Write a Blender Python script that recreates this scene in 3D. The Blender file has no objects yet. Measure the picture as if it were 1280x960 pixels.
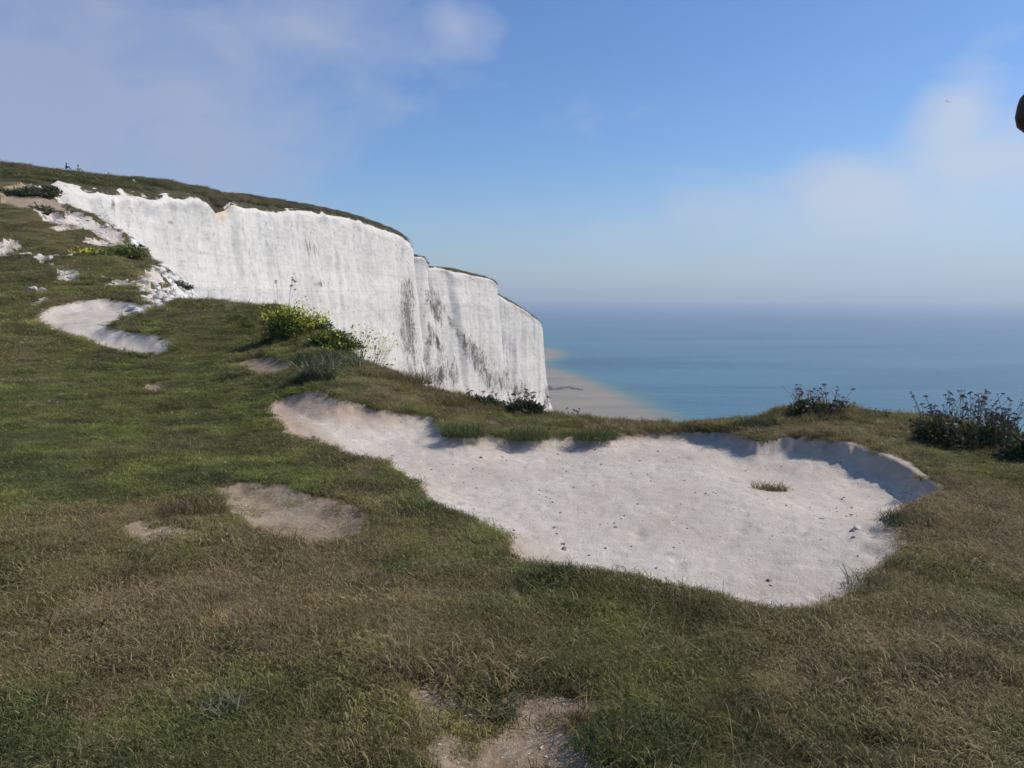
import bpy, math, random
import numpy as np
from mathutils import Vector, Matrix
random.seed(7); RNG = np.random.default_rng(7)
C = bpy.context.scene.collection
R = math.radians

# ------------------------------------------------------------------ camera
F = 1000.0; PITCH = R(6.2); CAMZ = 1.6
def ray(u, v):
    a = (u-640)/F; b = (480-v)/F
    cp, sp = math.cos(PITCH), math.sin(PITCH)
    return np.array([a, cp+b*sp, -sp+b*cp])
def at(u, v, d):
    r = ray(u, v); return np.array([r[0]/r[1]*d, d, CAMZ+r[2]/r[1]*d])
def proj(x, y, z):
    cp, sp = math.cos(PITCH), math.sin(PITCH)
    z = z-CAMZ; dep = y*cp-z*sp; up = y*sp+z*cp
    return 640+F*x/dep, 480-F*up/dep
cam = bpy.data.cameras.new('camera'); cam.sensor_width = 36; cam.lens = 36*F/1280
cam.clip_start = 0.05; cam.clip_end = 200000
co = bpy.data.objects.new('camera', cam); C.objects.link(co)
co.location = (0, 0, CAMZ); co.rotation_euler = (R(90)-PITCH, 0, 0)
bpy.context.scene.camera = co

# ------------------------------------------------------------------ noise
_perm = np.random.default_rng(3).permutation(256); _perm = np.concatenate([_perm, _perm, _perm])
_g = np.random.default_rng(4).normal(size=(256, 3)); _g /= np.linalg.norm(_g, axis=1)[:, None]
def perlin(x, y, z=0.0):
    x = np.asarray(x, float); y = np.asarray(y, float); z = np.broadcast_to(np.asarray(z, float), x.shape)
    xi = np.floor(x).astype(int); yi = np.floor(y).astype(int); zi = np.floor(z).astype(int)
    xf, yf, zf = x-xi, y-yi, z-zi
    f = lambda t: t*t*t*(t*(t*6-15)+10)
    u, v, w = f(xf), f(yf), f(zf)
    def g(i, j, k):
        h = _perm[(_perm[(_perm[(xi+i) & 255]+yi+j) & 255]+zi+k) & 255]
        G = _g[h]; return G[..., 0]*(xf-i)+G[..., 1]*(yf-j)+G[..., 2]*(zf-k)
    a = g(0,0,0)*(1-u)+g(1,0,0)*u; b = g(0,1,0)*(1-u)+g(1,1,0)*u
    c = g(0,0,1)*(1-u)+g(1,0,1)*u; d = g(0,1,1)*(1-u)+g(1,1,1)*u
    return (a*(1-v)+b*v)*(1-w)+(c*(1-v)+d*v)*w
def fbm(x, y, z=0.0, o=4, gain=.5):
    s = 0; a = 1
    for i in range(o):
        s = s+a*perlin(np.asarray(x)*2**i+17*i, np.asarray(y)*2**i+5*i, np.asarray(z)*2**i); a *= gain
    return s
def sst(e0, e1, x):
    t = np.clip((x-e0)/(e1-e0), 0, 1); return t*t*(3-2*t)
def polysd(px, py, poly):                       # signed distance, negative inside
    best = np.full(px.shape, 1e18); ins = np.zeros(px.shape, bool); n = len(poly)
    for i in range(n):
        ax, ay = poly[i][:2]; bx, by = poly[(i+1) % n][:2]
        dx, dy = bx-ax, by-ay; L = dx*dx+dy*dy+1e-12
        t = np.clip(((px-ax)*dx+(py-ay)*dy)/L, 0, 1)
        best = np.minimum(best, (px-ax-t*dx)**2+(py-ay-t*dy)**2)
        if ay != by:
            c = (ay > py) != (by > py)
            ins ^= c & (px < (bx-ax)*(py-ay)/(by-ay)+ax)
    s = np.sqrt(best); return np.where(ins, -s, s)

# ------------------------------------------------------------------ near terrain
CP = []
def c_(u, v, d): CP.append(at(u, v, d))
for u, l in {
 0:   [(650,5.2),(550,7.9),(480,11.6),(430,15.5),(400,18.5),(370,22),(340,27),(300,36),(262,52),(240,72),(226,92)],
 -160:[(550,7.8),(480,11.2),(420,16),(370,21),(330,28),(270,45),(225,90)],
 60:  [(640,5.5),(550,8),(480,11.8),(440,15),(405,17.5),(375,21.5),(345,26.5),(310,35),(280,47),(255,66)],
 130: [(480,11.9),(440,15.2),(400,18.2),(378,21.5),(350,26.5),(322,33),(296,46)],
 190: [(640,5.65),(560,7.9),(480,12),(440,15.3),(395,18.6),(374,22.5),(350,28),(322,40)],
 235: [(440,15),(400,17.5),(380,20),(372,25),(368,31)],
 300: [(560,8),(500,10.6),(450,13.9),(415,16.5),(381,19.2)],
 350: [(640,5.75),(560,8),(500,10.2),(450,13),(410,16),(388,17.6)],
 400: [(570,7.4),(520,8.9),(480,10.4),(440,12.8),(416,14.8)],
 450: [(540,8.6),(500,10),(452,13)],
 500: [(640,5.8),(550,8.5),(505,10.2),(474,12)],
 600: [(640,5.85),(545,9.0),(504,11.1)],
 700: [(640,5.85),(548,9.1),(521,10.6)],
 800: [(640,5.85),(543,9.2),(533,10.2)],
 900: [(640,5.85),(540,9.05),(532,9.8)],
 960: [(560,8.2),(533,9.2),(521,9.7)],
 1020:[(640,5.8),(550,8.25),(524,9.1),(507,9.7)],
 1090:[(562,7.9),(518,9.6)],
 1170:[(640,5.8),(600,6.8),(560,8.2),(527,9.3)],
 1280:[(640,5.8),(580,7.4),(546,8.9)],
 1400:[(640,5.7),(580,7.3),(555,8.2)]}.items():
    for v, d in l: c_(u, v, d)
for x in (-3, -1.5, 0, 1.5, 3.2): 
    for y in (.4, 1.3, 2.6, 3.9): CP.append(np.array([x, y, 0.0]))
for x, y, z in ((-8,1,.3),(-15,3,.8),(-30,8,2),(-60,20,5),(-6,3.5,.2),(6,2,-.05),(9,3,-.2),(12,-1,-.3),(-3,-3,0),(3,-3,0),(8,-6,-.3),
                (-12,-8,.3),(-90,40,10),(5.5,.5,0),(-70,-5,4)):
    CP.append(np.array([x, y, float(z)]))
CP = np.array(CP)
def lp(x, y):
    return np.arctan2(x, y)*1.6, np.log(np.hypot(x, y)+.6)
_ca, _cl = lp(CP[:, 0], CP[:, 1])
def _U(r2): return np.where(r2 > 1e-12, r2*np.log(r2+1e-12), 0)
n = len(CP)
K = _U((_ca[:, None]-_ca[None])**2+(_cl[:, None]-_cl[None])**2)+np.eye(n)*2e-3
P = np.stack([np.ones(n), _ca, _cl], 1)
A = np.block([[K, P], [P.T, np.zeros((3, 3))]])
W = np.linalg.solve(A, np.concatenate([CP[:, 2], np.zeros(3)]))
def base(x, y):
    a, l = lp(x, y); z = W[n]+W[n+1]*a+W[n+2]*l
    for i in range(n): z = z+W[i]*_U((a-_ca[i])**2+(l-_cl[i])**2)
    f = 1-sst(1.6*R(105), 1.6*R(150), np.abs(a))
    return z*f
_D = np.exp(np.linspace(math.log(1.2), math.log(100), 900))
def unproj(u, v):                               # where the line of sight meets the near ground
    r = ray(u, v); x = r[0]/r[1]*_D; z = CAMZ+r[2]/r[1]*_D
    g = base(x, _D)-z; k = np.argmax(g > 0)
    if g[k] <= 0: k = int(np.argmax(g))
    if k > 0 and g[k] > 0:
        t = g[k-1]/(g[k-1]-g[k]); d = _D[k-1]+t*(_D[k]-_D[k-1])
    else: d = _D[k]
    return np.array([r[0]/r[1]*d, d])
def unpoly(pts):
    out = []
    for i in range(len(pts)):
        a, b = pts[i], pts[(i+1) % len(pts)]
        m = max(1, int(math.hypot(b[0]-a[0], b[1]-a[1])/14))
        for k in range(m): out.append(unproj(a[0]+(b[0]-a[0])*k/m, a[1]+(b[1]-a[1])*k/m))
    return np.array(out)

# the brink of the cliff, seen from above
NEAR_EDGE = [(30,-120),(20,-14),(13,0),(9.0,5.0)]+[tuple(at(*p)[:2]) for p in
 [(1400,555,8.3),(1280,546,9.0),(1170,527,9.5),(1090,518,9.8),(1020,507,9.9),(960,521,9.9),(900,532,10.0),(800,533,10.3),(700,521,10.7),
  (600,504,11.2),(500,474,12.2),(450,452,13.1),(400,416,15),(350,388,17.8),(300,381,19.4),(240,379,20.6),(215,379,22),(196,374,25),
  (186,360,28.5),(203,341,34),(190,323,40),(165,306,45),(135,290,52),(100,272,61),(66,252,72),(36,238,86)]]
FE = [(62,228,98),(100,232,104),(140,236,112),(200,243,128),(240,243,142),(258,248,150),(268,262,159),(280,259,164),(290,251,166),(320,258,180),
      (350,263,195),(385,261,215),(420,267,240),(450,275,262),(480,285,288),(500,294,305),(510,299,311),(514,309,316),(510,318,334),
      (520,319,337),(530,321,341),(535,329,345),(531,333,372),(560,336,385),(600,345,410),(618,350,421),(622,354,424),(619,366,441),
      (640,377,452),(655,387,462),(667,395,472),(675,402,480),(678,409,486)]
FEw = [at(*p) for p in FE]
BACK = [np.array([14,520,-16.]), np.array([-30,590,-14.]), np.array([-150,700,-10.]), np.array([-420,760,-10.])]
LAND = NEAR_EDGE+[tuple(p[:2]) for p in FEw]+[tuple(p[:2]) for p in BACK]+[(-600,300),(-600,-150)]

HOLLOW = unpoly([(330,512),(345,500),(372,490),(400,487),(425,500),(455,505),(480,512),(520,517),(548,522),(562,538),(578,547),(600,544),(640,544),(665,548),
 (690,545),(720,545),(745,549),(765,544),(800,540),(850,538),(900,537),(930,543),(948,553),(975,549),(1000,546),(1040,549),(1080,560),(1120,577),
 (1150,592),(1172,610),(1165,622),(1140,632),(1125,650),(1130,680),(1115,710),(1090,730),(1060,748),(1020,765),(980,768),(930,760),(880,745),(830,735),
 (780,722),(720,715),(660,708),(635,700),(632,680),(615,665),(590,650),(560,640),(540,632),(520,605),(480,580),(440,572),(400,555),(365,545),(345,530)])
SOIL = [(unpoly(p), dp) for p, dp in [
 ([(258,612),(300,603),(350,605),(400,622),(440,632),(466,648),(455,668),(420,680),(380,684),(350,678),(310,664),(290,640),(275,622)], .06),
 ([(500,864),(540,852),(600,874),(660,864),(700,872),(755,876),(748,915),(775,960),(790,1010),(700,1040),(640,1015),(555,1010),(538,940),(518,900)], .05),
 ([(148,662),(165,652),(190,650),(222,660),(262,664),(278,671),(240,678),(215,676),(180,684),(155,676)], .015),
 ([(290,455),(330,444),(365,447),(372,460),(340,471),(312,469)], .05),
 ([(168,484),(190,478),(208,484),(202,491),(175,491)], .05),
 ([(638,726),(652,738),(660,752),(645,756),(636,745)], .03),
 ([(785,862),(800,858),(832,870),(830,880),(805,874)], .02),
 ([(905,905),(935,900),(955,915),(930,922)], .01),
 ([(1060,928),(1110,935),(1150,950),(1120,958),(1070,945)], .01),
 ([(1245,858),(1275,865),(1290,880),(1260,872)], .01),
 ([(268,757),(292,764),(305,775),(285,770)], .01),
 ([(245,683),(300,680),(262,690),(225,692)], .01),
 ([(0,238),(30,230),(66,236),(92,262),(70,276),(30,262),(0,254)], .3),
 ]]
PATH = unpoly([(38,400),(52,386),(90,379),(140,377),(186,380),(196,390),(160,396),(137,406),(150,413),(190,418),(215,426),(219,438),(195,446),(165,443),(120,434),(95,421),(60,414)])
SLOPE_CHALK = [unpoly(p) for p in [
 [(-20,305),(18,304),(34,320),(10,328),(-20,322)],[(1035,548),(1050,551),(1080,556),(1100,568),(1125,572),(1165,594),(1180,611),(1168,622),(1166,608),(1120,580),(1080,563),(1040,552)],[(38,322),(70,318),(78,328),(48,332)],[(62,332),(95,340),(104,352),(82,348)],
 [(42,362),(54,366),(52,388),(42,384)],[(118,316),(152,322),(138,328),(120,326)],[(130,346),(170,350),(190,362),(160,366),(140,356)],
 [(62,288),(90,286),(100,292),(70,294)],[(25,262),(60,270),(95,290),(80,292),(45,276)],
 [(165,350),(200,336),(240,365),(212,384),(178,384)],[(66,258),(100,268),(138,286),(172,306),(196,322),(170,314),(120,298),(85,284)],[(100,300),(140,302),(150,312),(115,308)],[(-10,398),(4,398),(8,406),(-10,408)]]]

def height(x, y, detail=True):
    """ground height and masks at world x, y"""
    r = np.hypot(x, y); z = base(x, y)
    e = polysd(x, y, LAND)+.22*fbm(x*.9, y*.9, 3.1, 3)*np.clip(r/9, .4, 2.5)
    rs = np.clip(r/8, .6, 3)
    wob = (.06*fbm(x*3.0, y*3.0, 1.7, 5, .62))*rs
    h = polysd(x, y, HOLLOW)+wob
    inside = np.clip(-h, 0, None)
    back = sst(6.0, 8.6, y+.35*np.abs(x-1.5)*0)
    right = sst(1.8, 3.2, x)*sst(5.2, 6.6, y)
    left = sst(-.6, -2.0, x)
    dep = .10+.05*back*(1-sst(1.2, 2.4, x)*0)+.14*right+.06*left
    wl = .20+.25*(1-back)*(1-right)+.35*left
    dip = dep*(1-np.exp(-inside/wl*1.6))*sst(0, .04, inside)
    # low hump that divides the right-hand alcove
    hump = np.exp(-(((x-2.95)/.28)**2+((y-8.0)/.8)**2))*.06
    z = z-np.where(h < 0, dip, 0)+np.where(h < 0, hump*sst(0, .3, inside), 0)
    s = np.full(x.shape, 99.)
    for poly, dp in SOIL:
        q = polysd(x, y, poly)+wob*.8*(1 if dp < .2 else 4); s = np.minimum(s, q)
        z = z-np.where(q < 0, dp*sst(0, .25, -q), 0)
    p = polysd(x, y, PATH)+wob*.8
    z = z-np.where(p < 0, .17*sst(0, .5, -p), 0)
    c = np.full(x.shape, 99.)
    for poly in SLOPE_CHALK:
        q = polysd(x, y, poly)+wob*(3 if poly[:, 1].max() > 12 else 1); c = np.minimum(c, q)
        z = z-np.where((q < 0) & (y > 12), .2*sst(0, .5, -q), 0)
    # turf stands a little proud at the rims and is lumpy
    bare = np.minimum(np.minimum(h, s), np.minimum(p, c))
    g = sst(0, .12, bare)
    z = z+g*(.035*np.exp(-np.clip(bare, 0, 9)/.35)+.045*fbm(x*1.1, y*1.1, 9.2, 3)+.02*fbm(x*5, y*5, 2.2, 3))
    far = sst(14, 40, r)
    z = z+far*(.55*fbm(x*.16, y*.16, 4.4, 4)+.28*np.abs(fbm(x*.5, y*.5, 8.4, 3)))
    if detail:
        k = (1-g)
        z = z+k*(.019*fbm(x*1.8, y*1.8, 5.5, 3)+.008*fbm(x*8, y*8, 6.5, 4)-.012*np.clip(fbm(x*5, y*5, 66, 2)-.12, 0, 1)*3+.003*fbm(x*40, y*40, 7.5, 2))
    z = z+far*.22*np.sin(z*5+2.5*fbm(x*.3, y*.3, 14, 3))*(.5+fbm(x*.25, y*.25, 15, 2))
    # falling away at the brink
    o = np.clip(e, 0, None)
    rough = 1+.35*fbm(x*.6, y*.6, 12, 4)
    ridge = sst(22, 32, r)                       # the chalk slope of the next shoulder is gentler
    drop = np.where(o < 2.5, o*(2.6-1.75*ridge), 2.5*(2.6-1.75*ridge)+(o-2.5)*5)
    z = z-drop*rough+(o > 0)*ridge*.35*fbm(x*1.7, y*1.7, 6, 4)
    z = z-np.clip(y-86, 0, None)*.4
    z = np.maximum(z, -80)
    return z, dict(edge=e, hollow=h, soil=s, path=p, chalk=c, bare=bare)

def mesh_obj(name, V, Fq, mats, parent=None, attrs=None, smooth=True, kind=None, mi=None):
    me = bpy.data.meshes.new(name)
    V = np.asarray(V, np.float32); Fq = np.asarray(Fq, np.int32)
    me.vertices.add(len(V)); me.vertices.foreach_set('co', V.ravel())
    k = Fq.shape[1]
    me.loops.add(Fq.size); me.loops.foreach_set('vertex_index', Fq.ravel())
    me.polygons.add(len(Fq)); me.polygons.foreach_set('loop_start', np.arange(0, Fq.size, k, dtype=np.int32))
    me.polygons.foreach_set('loop_total', np.full(len(Fq), k, np.int32))
    if smooth: me.polygons.foreach_set('use_smooth', np.ones(len(Fq), bool))
    if not isinstance(mats, (list, tuple)): mats = [mats]
    for m in mats: me.materials.append(m)
    if mi is not None: me.polygons.foreach_set('material_index', np.asarray(mi, np.int32))
    for nme, arr in (attrs or {}).items():
        arr = np.asarray(arr, np.float32)
        if arr.ndim == 1:
            a = me.attributes.new(nme, 'FLOAT', 'POINT'); a.data.foreach_set('value', arr)
        else:
            a = me.attributes.new(nme, 'FLOAT_VECTOR', 'POINT'); a.data.foreach_set('vector', arr.ravel())
    me.update(calc_edges=True)
    o = bpy.data.objects.new(name, me); C.objects.link(o)
    if parent: o.parent = parent
    if kind: o['kind'] = kind
    return o
def tag(o, label, cat=None, group=None, kind=None):
    o['label'] = label
    if cat: o['category'] = cat
    if group: o['group'] = group
    if kind: o['kind'] = kind
    return o
def empty(name, loc, label, cat, group=None, rz=0):
    o = bpy.data.objects.new(name, None); C.objects.link(o); o.location = loc; o.rotation_euler = (0, 0, rz)
    o.empty_display_size = .1
    return tag(o, label, cat, group)
def grid_faces(nr, nc):
    i = np.arange(nr-1)[:, None]*nc+np.arange(nc-1)[None]
    return np.stack([i, i+1, i+nc+1, i+nc], -1).reshape(-1, 4)

# ------------------------------------------------------------------ materials
class NT:
    def __init__(s, name, surf=True):
        s.m = bpy.data.materials.new(name); s.m.use_nodes = True; s.t = s.m.node_tree; s.t.nodes.clear()
        s.out = s.t.nodes.new('ShaderNodeOutputMaterial')
    def n(s, typ, **kw):
        nd = s.t.nodes.new(typ)
        for k, v in kw.items():
            if k.startswith('i_'):
                key = k[2:]; key = int(key) if key.isdigit() else key.replace('_', ' ')
                if isinstance(v, bpy.types.NodeSocket): s.t.links.new(v, nd.inputs[key])
                else: nd.inputs[key].default_value = v
            else: setattr(nd, k, v)
        return nd
    def l(s, a, b): s.t.links.new(a, b)
    def noise(s, vec, scale, detail=4, rough=.55, dist=0):
        return s.n('ShaderNodeTexNoise', i_Vector=vec, i_Scale=scale, i_Detail=detail, i_Roughness=rough, i_Distortion=dist).outputs['Fac']
    def mapp(s, vec, sc): return s.n('ShaderNodeMapping', i_Vector=vec, i_Scale=sc).outputs[0]
    def ramp(s, fac, stops, interp='LINEAR'):
        r = s.n('ShaderNodeValToRGB', i_Fac=fac); r.color_ramp.interpolation = interp
        e = r.color_ramp.elements
        while len(e) < len(stops): e.new(.5)
        for q, (p, c) in zip(e, stops): q.position = p; q.color = (*c, 1) if len(c) == 3 else c
        return r.outputs[0]
    def rng(s, v, a, b, c=0., d=1., clamp=True):
        return s.n('ShaderNodeMapRange', clamp=clamp, i_0=v, i_1=a, i_2=b, i_3=c, i_4=d).outputs[0]
    def mix(s, f, a, b, mode='MIX'):
        m = s.n('ShaderNodeMix', data_type='RGBA', blend_type=mode)
        for k, v in ((0, f), (6, a), (7, b)):
            if isinstance(v, bpy.types.NodeSocket): s.l(v, m.inputs[k])
            else: m.inputs[k].default_value = v if k == 0 else ((*v, 1) if len(v) == 3 else v)
        return m.outputs[2]
    def math(s, op, a, b=0.):
        m = s.n('ShaderNodeMath', operation=op)
        for k, v in ((0, a), (1, b)):
            if isinstance(v, bpy.types.NodeSocket): s.l(v, m.inputs[k])
            else: m.inputs[k].default_value = v
        return m.outputs[0]
    def attr(s, name, typ='GEOMETRY', out='Fac'):
        a = s.n('ShaderNodeAttribute', attribute_type=typ); a.attribute_name = name; return a.outputs[out]
    def bump(s, h, strength, dist):
        return s.n('ShaderNodeBump', i_Height=h, i_Strength=strength, i_Distance=dist).outputs[0]
    def pbr(s, col, rough=.9, normal=None, spec=.2, **kw):
        b = s.n('ShaderNodeBsdfPrincipled')
        for k, v in (('Base Color', col), ('Roughness', rough), ('Normal', normal), ('Specular IOR Level', spec)):
            if v is None: continue
            if isinstance(v, bpy.types.NodeSocket): s.l(v, b.inputs[k])
            else: b.inputs[k].default_value = (*v, 1) if isinstance(v, tuple) and len(v) == 3 else v
        for k, v in kw.items(): b.inputs[k.replace('_', ' ')].default_value = v
        s.l(b.outputs[0], s.out.inputs[0]); return b
    def pos(s): return s.n('ShaderNodeNewGeometry').outputs['Position']

def mat_chalk_floor():
    t = NT('trodden_chalk'); p = t.pos()
    n1 = t.noise(p, 1.1, 6, .6); n2 = t.noise(p, 9, 6, .65); n3 = t.noise(p, 70, 4, .7)
    col = t.ramp(n1, [(.3, (.45, .385, .315)), (.5, (.565, .515, .445)), (.7, (.64, .60, .54))])
    col = t.mix(t.rng(n2, .35, .7), col, (.49, .44, .38), 'MIX')
    soil = t.attr('soily'); sm = t.rng(t.math('ADD', soil, t.math('MULTIPLY', t.math('SUBTRACT', n2, .5), .9)), .25, .95)
    col = t.mix(sm, col, (.40, .315, .24))
    v = t.n('ShaderNodeTexVoronoi', i_Vector=p, i_Scale=38.); 
    peb = t.math('LESS_THAN', v.outputs['Distance'], .2)
    pm = t.math('MULTIPLY', peb, t.math('GREATER_THAN', t.noise(p, 6, 3), .56))
    pc = t.mix(t.n('ShaderNodeSeparateColor', i_Color=v.outputs['Color']).outputs[0], (.30, .28, .26), (.75, .73, .7))
    col = t.mix(t.math('MULTIPLY', pm, .8), col, pc)
    v2 = t.n('ShaderNodeTexVoronoi', i_Vector=p, i_Scale=120.)
    col = t.mix(t.math('MULTIPLY', t.math('LESS_THAN', v2.outputs['Distance'], .22), .35), col, (.34, .31, .29))
    h = t.math('ADD', t.math('MULTIPLY', n2, .6), t.math('ADD', t.math('MULTIPLY', n3, .4), t.math('MULTIPLY', pm, .3)))
    t.pbr(col, .95, t.bump(h, .9, .035), .1); return t.m
def mat_soil():
    t = NT('dusty_soil'); p = t.pos()
    n1 = t.noise(p, 2.2, 6, .6); n2 = t.noise(p, 22, 5, .65); n3 = t.noise(p, 120, 3, .7)
    col = t.ramp(n1, [(.3, (.19, .138, .088)), (.5, (.27, .207, .14)), (.7, (.35, .285, .205))])
    col = t.mix(t.rng(n2, .45, .75), col, (.39, .33, .255))
    v = t.n('ShaderNodeTexVoronoi', i_Vector=p, i_Scale=60.)
    pm = t.math('MULTIPLY', t.math('LESS_THAN', v.outputs['Distance'], .17), t.math('GREATER_THAN', t.noise(p, 5, 3), .52))
    col = t.mix(t.math('MULTIPLY', pm, .8), col, (.62, .59, .55))
    h = t.math('ADD', t.math('MULTIPLY', n2, .6), t.math('ADD', t.math('MULTIPLY', n3, .3), t.math('MULTIPLY', pm, .4)))
    t.pbr(col, .96, t.bump(h, .9, .03), .1); return t.m
def mat_turf():
    t = NT('turf_soil'); p = t.pos()
    n1 = t.noise(p, .9, 5, .6); n2 = t.noise(p, 14, 6, .7); nf = t.noise(p, .22, 6, .65)
    col = t.ramp(n2, [(.3, (.026, .022, .013)), (.5, (.055, .055, .025)), (.7, (.10, .085, .045))])
    dry = t.attr('dry')
    col = t.mix(t.math('MULTIPLY', t.rng(n1, .3, .7), .6), col, (.15, .12, .07))
    col = t.mix(t.math('MULTIPLY', dry, .8), col, (.22, .175, .105))
    far = t.rng(t.attr('far'), 0, 1)
    fc = t.ramp(nf, [(.35, (.042, .046, .018)), (.5, (.085, .078, .032)), (.65, (.13, .10, .055))])
    col = t.mix(t.math('MULTIPLY', far, .75), col, fc)
    # beyond the brink the turf gives way to broken chalk
    ck = t.rng(t.math('ADD', t.attr('edge'), t.math('MULTIPLY', t.math('SUBTRACT', n1, .5), 1.2)), .25, .5)
    nc = t.noise(p, 2.6, 7, .7)
    cc = t.ramp(nc, [(.36, (.10, .10, .09)), (.44, (.45, .43, .39)), (.56, (.72, .71, .68))])
    col = t.mix(ck, col, cc)
    t.pbr(col, .95, t.bump(t.math('ADD', n2, t.math('MULTIPLY', nc, .7)), .8, .05), .1); return t.m
def mat_cliff():
    t = NT('chalk_rock'); p = t.pos()
    st = t.mapp(p, (.30, .30, .13)); hz = t.mapp(p, (.06, .06, 1.1))
    n1 = t.noise(st, 1, 7, .62); n2 = t.noise(hz, 1, 6, .65); n3 = t.noise(p, .55, 8, .75); n4 = t.noise(p, 3.2, 5, .7)
    col = t.ramp(n1, [(.3, (.53, .495, .44)), (.46, (.615, .585, .535)), (.7, (.68, .655, .61))])
    col = t.mix(t.math('MULTIPLY', t.rng(n2, .53, .64), .34), col, (.52, .49, .44))
    spots = t.math('MULTIPLY', t.rng(n3, .55, .60), t.rng(n4, .42, .55))
    col = t.mix(t.math('MULTIPLY', spots, .75), col, (.27, .26, .24))
    sn = t.noise(t.mapp(p, (.7, .7, .28)), .9, 8, .75)
    sm = t.math('MULTIPLY', t.rng(t.math('ADD', t.math('MULTIPLY', t.attr('stain'), 1.15), t.math('MULTIPLY', t.math('SUBTRACT', sn, .5), 3.0)), .35, .65), .95)
    sm = t.math('MULTIPLY', sm, t.rng(t.math('ADD', t.math('MULTIPLY', t.noise(p, 1.1, 6, .75), .5), t.math('MULTIPLY', t.noise(t.mapp(p, (.4, .4, .22)), 1., 5, .7), .5)), .42, .53, .05, 1.))
    stc = t.ramp(t.noise(p, .25, 3), [(.4, (.055, .055, .045)), (.6, (.12, .10, .07))])
    col = t.mix(sm, col, stc)
    gs = t.math('MULTIPLY', t.rng(t.math('ADD', t.attr('grey'), t.math('MULTIPLY', t.math('SUBTRACT', n1, .5), 1.5)), .3, 1.), .55)
    col = t.mix(gs, col, (.47, .46, .44))
    tm = t.math('MULTIPLY', t.rng(t.math('ADD', t.attr('tan'), t.math('MULTIPLY', t.math('SUBTRACT', n3, .5), 1.2)), .35, .95), .7)
    col = t.mix(tm, col, (.50, .40, .26))
    ck = t.n('ShaderNodeTexVoronoi', feature='DISTANCE_TO_EDGE', i_Vector=t.mapp(p, (.16, .16, .045)), i_Scale=1.).outputs['Distance']
    col = t.mix(t.math('MULTIPLY', t.math('MULTIPLY', t.rng(ck, .0, .022, 1., 0.), t.rng(n4, .45, .62)), .55), col, (.25, .24, .22))
    blo = t.n('ShaderNodeTexVoronoi', i_Vector=t.mapp(p, (.11, .11, .03)), i_Scale=1.).outputs['Color']
    col = t.mix(t.math('MULTIPLY', t.n('ShaderNodeSeparateColor', i_Color=blo).outputs[0], .22), col, (.44, .43, .41))
    # thin flint bands
    z = t.n('ShaderNodeSeparateXYZ', i_0=p).outputs[2]
    zz = t.math('ADD', z, t.math('MULTIPLY', t.math('SUBTRACT', t.noise(p, .05, 3), .5), 3.))
    band = t.math('LESS_THAN', t.math('ABSOLUTE', t.math('SUBTRACT', t.math('FRACT', t.math('MULTIPLY', zz, 1/6.3)), .5)), .045)
    bm = t.math('MULTIPLY', band, t.rng(n4, .50, .60))
    col = t.mix(t.math('MULTIPLY', bm, .6), col, (.30, .29, .27))
    h = t.math('ADD', t.math('MULTIPLY', n3, .8), t.math('ADD', t.math('MULTIPLY', n2, .7), t.math('MULTIPLY', n4, .3)))
    t.pbr(col, .95, t.bump(h, .5, .4), .1); return t.m
def mat_down():
    t = NT('downland_turf'); p = t.pos()
    n1 = t.noise(p, .09, 7, .65); n2 = t.noise(p, .9, 6, .7); n3 = t.noise(p, .35, 5, .6)
    col = t.ramp(n1, [(.33, (.034, .038, .018)), (.48, (.075, .068, .032)), (.62, (.125, .098, .055))])
    col = t.mix(t.rng(n2, .4, .65), col, (.035, .036, .018))
    cm = t.math('MULTIPLY', t.rng(t.math('ADD', t.attr('brink'), t.math('MULTIPLY', t.math('SUBTRACT', n3, .5), 1.6)), .95, 1.15), .9)
    col = t.mix(cm, col, (.52, .45, .34))
    t.pbr(col, .95, t.bump(n2, .9, .6), .1); return t.m
def mat_grass(name='grass_blade'):
    t = NT(name)
    tint = t.attr('tint', 'INSTANCER', 'Color'); bv = t.attr('bv', out='Vector')
    sep = t.n('ShaderNodeSeparateXYZ', i_0=bv)
    dryc = t.mix(t.rng(sep.outputs[2], 0, 1), (.19, .142, .07), (.42, .345, .20))
    mul = t.mix(1., tint, t.n('ShaderNodeCombineColor', i_0=t.rng(sep.outputs[0], 0, 1, .55, 1.5), i_1=t.rng(sep.outputs[0], 0, 1, .6, 1.45), i_2=t.rng(sep.outputs[0], 0, 1, .55, 1.35)).outputs[0], 'MULTIPLY')
    al = t.attr('dryi', 'INSTANCER', 'Fac')
    isdry = t.math('LESS_THAN', sep.outputs[1], al)
    col = t.mix(isdry, mul, dryc)
    b = t.pbr(col, .6, None, .25); tr = t.n('ShaderNodeBsdfTranslucent', i_Color=col)
    ms = t.n('ShaderNodeMixShader', i_0=.3, i_1=b.outputs[0], i_2=tr.outputs[0]); t.l(ms.outputs[0], t.out.inputs[0])
    return t.m
def mat_leaf(name, c0, c1, rough=.55, trans=.3, sc=9):
    t = NT(name); o = t.n('ShaderNodeTexCoord').outputs['Object']
    col = t.mix(t.rng(t.noise(o, sc, 4, .6), .3, .7), c0, c1)
    b = t.pbr(col, rough, None, .25)
    if trans:
        tr = t.n('ShaderNodeBsdfTranslucent', i_Color=col)
        ms = t.n('ShaderNodeMixShader', i_0=trans, i_1=b.outputs[0], i_2=tr.outputs[0]); t.l(ms.outputs[0], t.out.inputs[0])
    return t.m
def mat_plain(name, c0, c1=None, rough=.8, sc=12, bump=.3, bd=.01):
    t = NT(name); o = t.n('ShaderNodeTexCoord').outputs['Object']; n_ = t.noise(o, sc, 5, .6)
    col = t.mix(t.rng(n_, .3, .7), c0, c1 or tuple(x*.8 for x in c0))
    t.pbr(col, rough, t.bump(n_, bump, bd), .25); return t.m
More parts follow.
